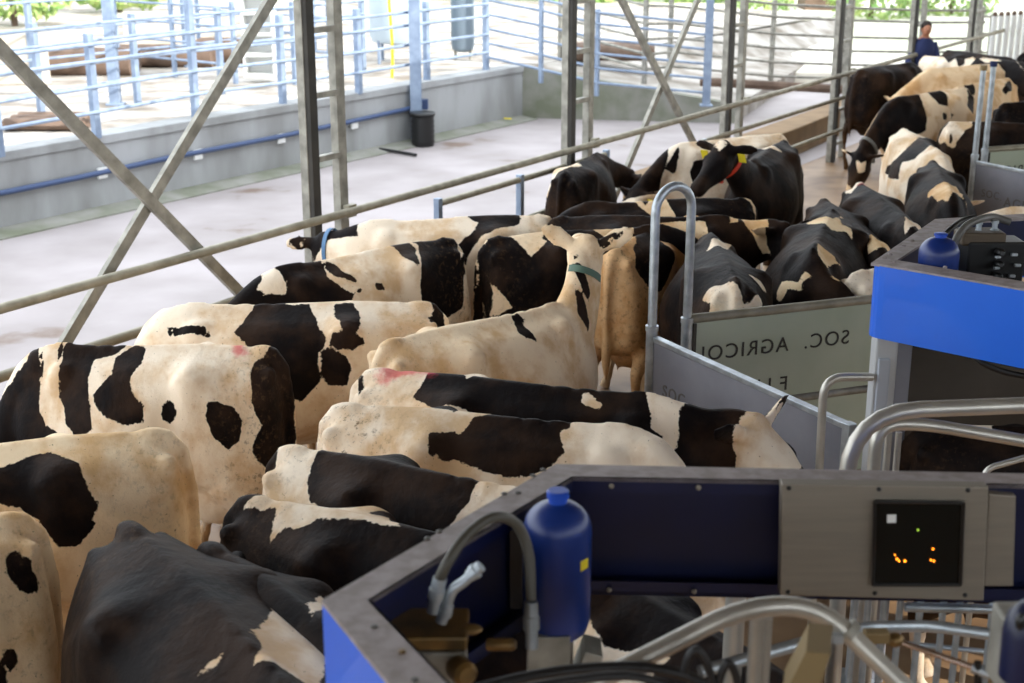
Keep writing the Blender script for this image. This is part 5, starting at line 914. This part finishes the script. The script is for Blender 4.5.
# ---- entry gates: solid sheet gate, hoop, lettered sheet gate
def gate_pair(off, hoop_label, solid_label, sign_label, g_sfx, hoop=True):
    O = Vector(off)
    A0 = V3(.80, 7.66, 0) + O; A1 = V3(1.60, 6.22, 0) + O; B0 = V3(1.02, 7.82, 0) + O; B1 = V3(2.32, 8.30, 0) + O
    r = empty('gate_hoop', A0, hoop_label, 'gate post')
    zt = 2.10; mid = (A0 + B0) / 2; hw = (B0 - A0).length / 2; d = (B0 - A0).normalized()
    pts = [A0 + V3(0, 0, .02), A0 + V3(0, 0, zt - hw)] + [mid + V3(0, 0, zt - hw) - d * hw * math.cos(a) + V3(0, 0, hw * math.sin(a)) for a in [math.pi * k / 12 for k in range(1, 12)]] + [B0 + V3(0, 0, zt - hw), B0 + V3(0, 0, .02)]
    if hoop: part('hoop_tube', MB().tube(pts, .026, 16), GALV, r)
    else:
        B0 = A0 + V3(.205, .33, 0); B1 = B0 + V3(1.3, .48, 0)
        for q, cm in ((A0, YWEDGE), (B0, NAVY)):
            part('hoop_tube', cyl(q + V3(0, 0, .02), q + V3(0, 0, 2.12), .026), GALV, r); part('cap', cyl(q + V3(0, 0, 2.11), q + V3(0, 0, 2.16), .034), cm, r)
    for q in (A0, B0): part('sleeve', cyl(q + V3(0, 0, .02), q + V3(0, 0, 1.30), .033), GALV, r); part('sleeve_ring', cyl(q + V3(0, 0, 1.28), q + V3(0, 0, 1.31), .038), GALV, r)
    t = (A1 - A0).normalized(); nn = V3(-t.y, t.x, 0)
    r = empty('sheet_gate', A0.lerp(A1, .5), solid_label, 'gate', 'solid sheet gates')
    s0, s1 = A0 + t * .04, A1
    part('sheet', MB().prism([(s0 - nn * .012).xy, (s1 - nn * .012).xy, (s1 + nn * .012).xy, (s0 + nn * .012).xy], .35, 1.235), GREYSHEET, r, False)
    part('top_bar', MB().prism([(s0 - nn * .022).xy, (s1 - nn * .022).xy, (s1 + nn * .022).xy, (s0 + nn * .022).xy], 1.225, 1.255), GALV, r, False, .004)
    part('end_bar', MB().box(V3(s1.x, s1.y, .8), (.05, .05, .92), Matrix.Rotation(math.atan2(t.y, t.x), 3, 'Z')), GALV, r, False, .004)
    for zz in (.62, .66): pass
    part('leg', cyl(V3(s1.x, s1.y, 0), V3(s1.x, s1.y, .4), .025), GALV, r)
    tx(r, 'SOC.', s0 + t * .10 - nn * .0135 + V3(0, 0, .93), t, .075, FADED, False); tx(r, 'AGRICOLA', s0 + t * .38 - nn * .0135 + V3(0, 0, .88), t, .10, FADED, False)
    u = (B1 - B0).normalized(); n2_ = V3(-u.y, u.x, 0)
    r = empty('lettered_gate', B0.lerp(B1, .5), sign_label, 'gate', 'lettered sheet gates')
    part('top_pipe', cyl(B0 + V3(0, 0, 1.30), B1 + V3(0, 0, 1.30), .028), RAILM, r); part('middle_pipe', cyl(B0 + V3(0, 0, .72), B1 + V3(0, 0, .72), .026), GALVD, r)
    b0 = B0 + u * .06
    sh = part('sheet', MB().prism([(b0 - n2_ * .006).xy, (B1 - n2_ * .006).xy, (B1 + n2_ * .006).xy, (b0 + n2_ * .006).xy], .18, 1.275), SHEET, r, False)
    part('end_post', cyl(B1 + V3(0, 0, 0), B1 + V3(0, 0, 1.33), .03), GALV, r)
    part('edge_strip', MB().prism([(b0 - n2_ * .01 - u * .02).xy, (b0 - n2_ * .01).xy, (b0 + n2_ * .01).xy, (b0 + n2_ * .01 - u * .02).xy], .2, 1.27), DARK, r, False)
    # stencilled letters, seen from behind so they read mirrored
    tx(r, 'SOC.  AGRICOLA', B0 + u * 1.115 - n2_ * .0085 + V3(0, 0, 1.035), u, .096, INK, True)
    tx(r, 'F.LLI', B0 + u * .70 - n2_ * .0085 + V3(0, 0, .785), u, .096, INK, True)
def tx(parent, s, p, u, size, m, mirror):
    cu = bpy.data.curves.new('lettering', 'FONT'); cu.body = s; cu.size = size * 1.35; cu.extrude = .0015; cu.space_character = 1.18
    cu.align_x = 'LEFT'
    o = bpy.data.objects.new('tmp', cu); C.objects.link(o)
    dg = bpy.context.evaluated_depsgraph_get(); dg.update()
    me = bpy.data.meshes.new_from_object(o.evaluated_get(dg)); bpy.data.objects.remove(o)
    n_ = V3(u.y, -u.x, 0); sx = -1 if mirror else 1
    for v in me.vertices:
        x, y, z = v.co; v.co = p + u * (x * sx) + V3(0, 0, y) + n_ * z - parent.location
    me.materials.clear(); q = link('lettering', me, m, parent)
    q['label'] = 'dark stencilled letters' if m is INK else 'faint raised letters'
gate_pair((0, 0, 0), 'tall inverted-U hoop joining the two near gates', 'near grey sheet gate in front of the mirrored lettering', 'greenish gate with mirrored black lettering', '')
gate_pair((3.66, 5.75, 0), 'pair of tall capped tubes standing at the far grey gate', 'far grey sheet gate beside the far blue box', 'pale greenish gate at the right edge behind the capped tubes', '', False)
# ---- person
def person():
    p = V3(6.75, 23.4, 0)
    r = empty('person', p, 'person in navy clothes standing behind the fifth lattice post', 'person')
    mb = MB()
    for sg in (-1, 1):
        mb.tube([p + V3(sg * .10, 0, .92), p + V3(sg * .11, -.02, .5), p + V3(sg * .11, .02, .08), p + V3(sg * .11, -.12, .03)], [.09, .065, .045, .04], 12)
    mb.tube([p + V3(0, 0, .85), p + V3(0, -.01, 1.05), p + V3(0, -.04, 1.3), p + V3(0, -.07, 1.46), p + V3(0, -.09, 1.58)], [(.15, .11), (.14, .10), (.19, .12), (.16, .10), (.055, .055)], 16, up=(0, 1, 0))
    mb.ball(p + V3(0, -.12, 1.68), (.078, .10, .12), 16, 12)
    mb.ball(p + V3(0, -.215, 1.67), (.016, .02, .025), 8, 6)
    for sg in (-1, 1):
        mb.ball(p + V3(sg * .08, -.11, 1.675), (.012, .02, .03), 8, 6)
        mb.tube([p + V3(sg * .17, -.06, 1.43), p + V3(sg * .24, -.08, 1.15), p + V3(sg * .20, -.3, 1.05)], [.055, .043, .032], 10)
        h0 = p + V3(sg * .20, -.33, 1.045); mb.ball(h0, (.04, .05, .02), 10, 8)
        for k in range(4): mb.tube([h0 + V3((k - 1.5) * .019, -.03, 0), h0 + V3((k - 1.5) * .02, -.085 - .01 * (k in (1, 2)), -.012)], .0085, 6)
        mb.tube([h0 + V3(-sg * .035, 0, 0), h0 + V3(-sg * .06, -.04, 0)], .01, 6)
    me0 = mb.mesh('body_raw'); o = bpy.data.objects.new('t', me0); C.objects.link(o)
    m = o.modifiers.new('r', 'REMESH'); m.mode = 'VOXEL'; m.voxel_size = .012; s = o.modifiers.new('s', 'SMOOTH'); s.iterations = 3
    dg = bpy.context.evaluated_depsgraph_get(); dg.update(); me = bpy.data.meshes.new_from_object(o.evaluated_get(dg)); bpy.data.objects.remove(o)
    for v in me.vertices: v.co -= p
    smooth(me, 180); link('body', me, SKIN, r)
    j = MB(); j.tube([p + V3(0, 0, .84), p + V3(0, -.01, 1.05), p + V3(0, -.04, 1.3), p + V3(0, -.06, 1.44), p + V3(0, -.085, 1.55)], [(.17, .13), (.16, .12), (.205, .14), (.19, .125), (.075, .08)], 18, up=(0, 1, 0))
    for sg in (-1, 1): j.tube([p + V3(sg * .14, -.05, 1.45), p + V3(sg * .245, -.08, 1.15), p + V3(sg * .205, -.27, 1.055)], [.075, .058, .045], 12)
    part('jacket', j, NAVY, r)
    t = MB()
    for sg in (-1, 1): t.tube([p + V3(sg * .09, 0, .9), p + V3(sg * .11, -.02, .5), p + V3(sg * .11, .02, .10)], [.115, .085, .068], 12)
    part('trousers', t, NAVY, r)
    part('hair', MB().ball(p + V3(0, -.10, 1.72), (.088, .105, .10), 16, 10), HAIRM, r)
    for sg in (-1, 1): part('boot', MB().ball(p + V3(sg * .11, -.06, .05), (.055, .14, .055)), DARK, r)
    for sg in (-1, 1): part('eye', MB().ball(p + V3(sg * .03, -.212, 1.70), (.01, .006, .006), 8, 6), EYE, r)
person()


# ================================================================ light, camera
w = bpy.data.worlds.new('sky'); bpy.context.scene.world = w; w.use_nodes = True
bg = w.node_tree.nodes['Background']; bg.inputs[0].default_value = (.88, .94, 1.0, 1); bg.inputs[1].default_value = 2.75
sl = bpy.data.lights.new('sun', 'SUN'); sl.energy = 5.5; sl.angle = R(.6); sl.color = (1, .95, .86)
so = bpy.data.objects.new('sun', sl); C.objects.link(so)
sd = (-NRM * math.cos(R(30)) + V3(0, 0, -math.sin(R(30)))).normalized()
so.rotation_euler = sd.to_track_quat('-Z', 'Y').to_euler()
cam = bpy.data.cameras.new('camera'); cam.sensor_width = 36; cam.lens = FPX / 1024 * 36
cam.dof.use_dof = True; cam.dof.focus_distance = 6.7; cam.dof.aperture_fstop = 3.2
cam.clip_end = 600
co = bpy.data.objects.new('camera', cam); C.objects.link(co); co.location = (0, 0, CAM_H); co.rotation_euler = (math.pi / 2 - PITCH, 0, 0)
sc = bpy.context.scene; sc.camera = co
sc.view_settings.view_transform = 'Standard'; sc.view_settings.look = 'None'; sc.view_settings.gamma = 1; sc.view_settings.use_curve_mapping = False
sc.view_settings.exposure = 0.24
sc.cycles.use_denoising = True
sc.cycles.max_bounces = 8; sc.cycles.diffuse_bounces = 5
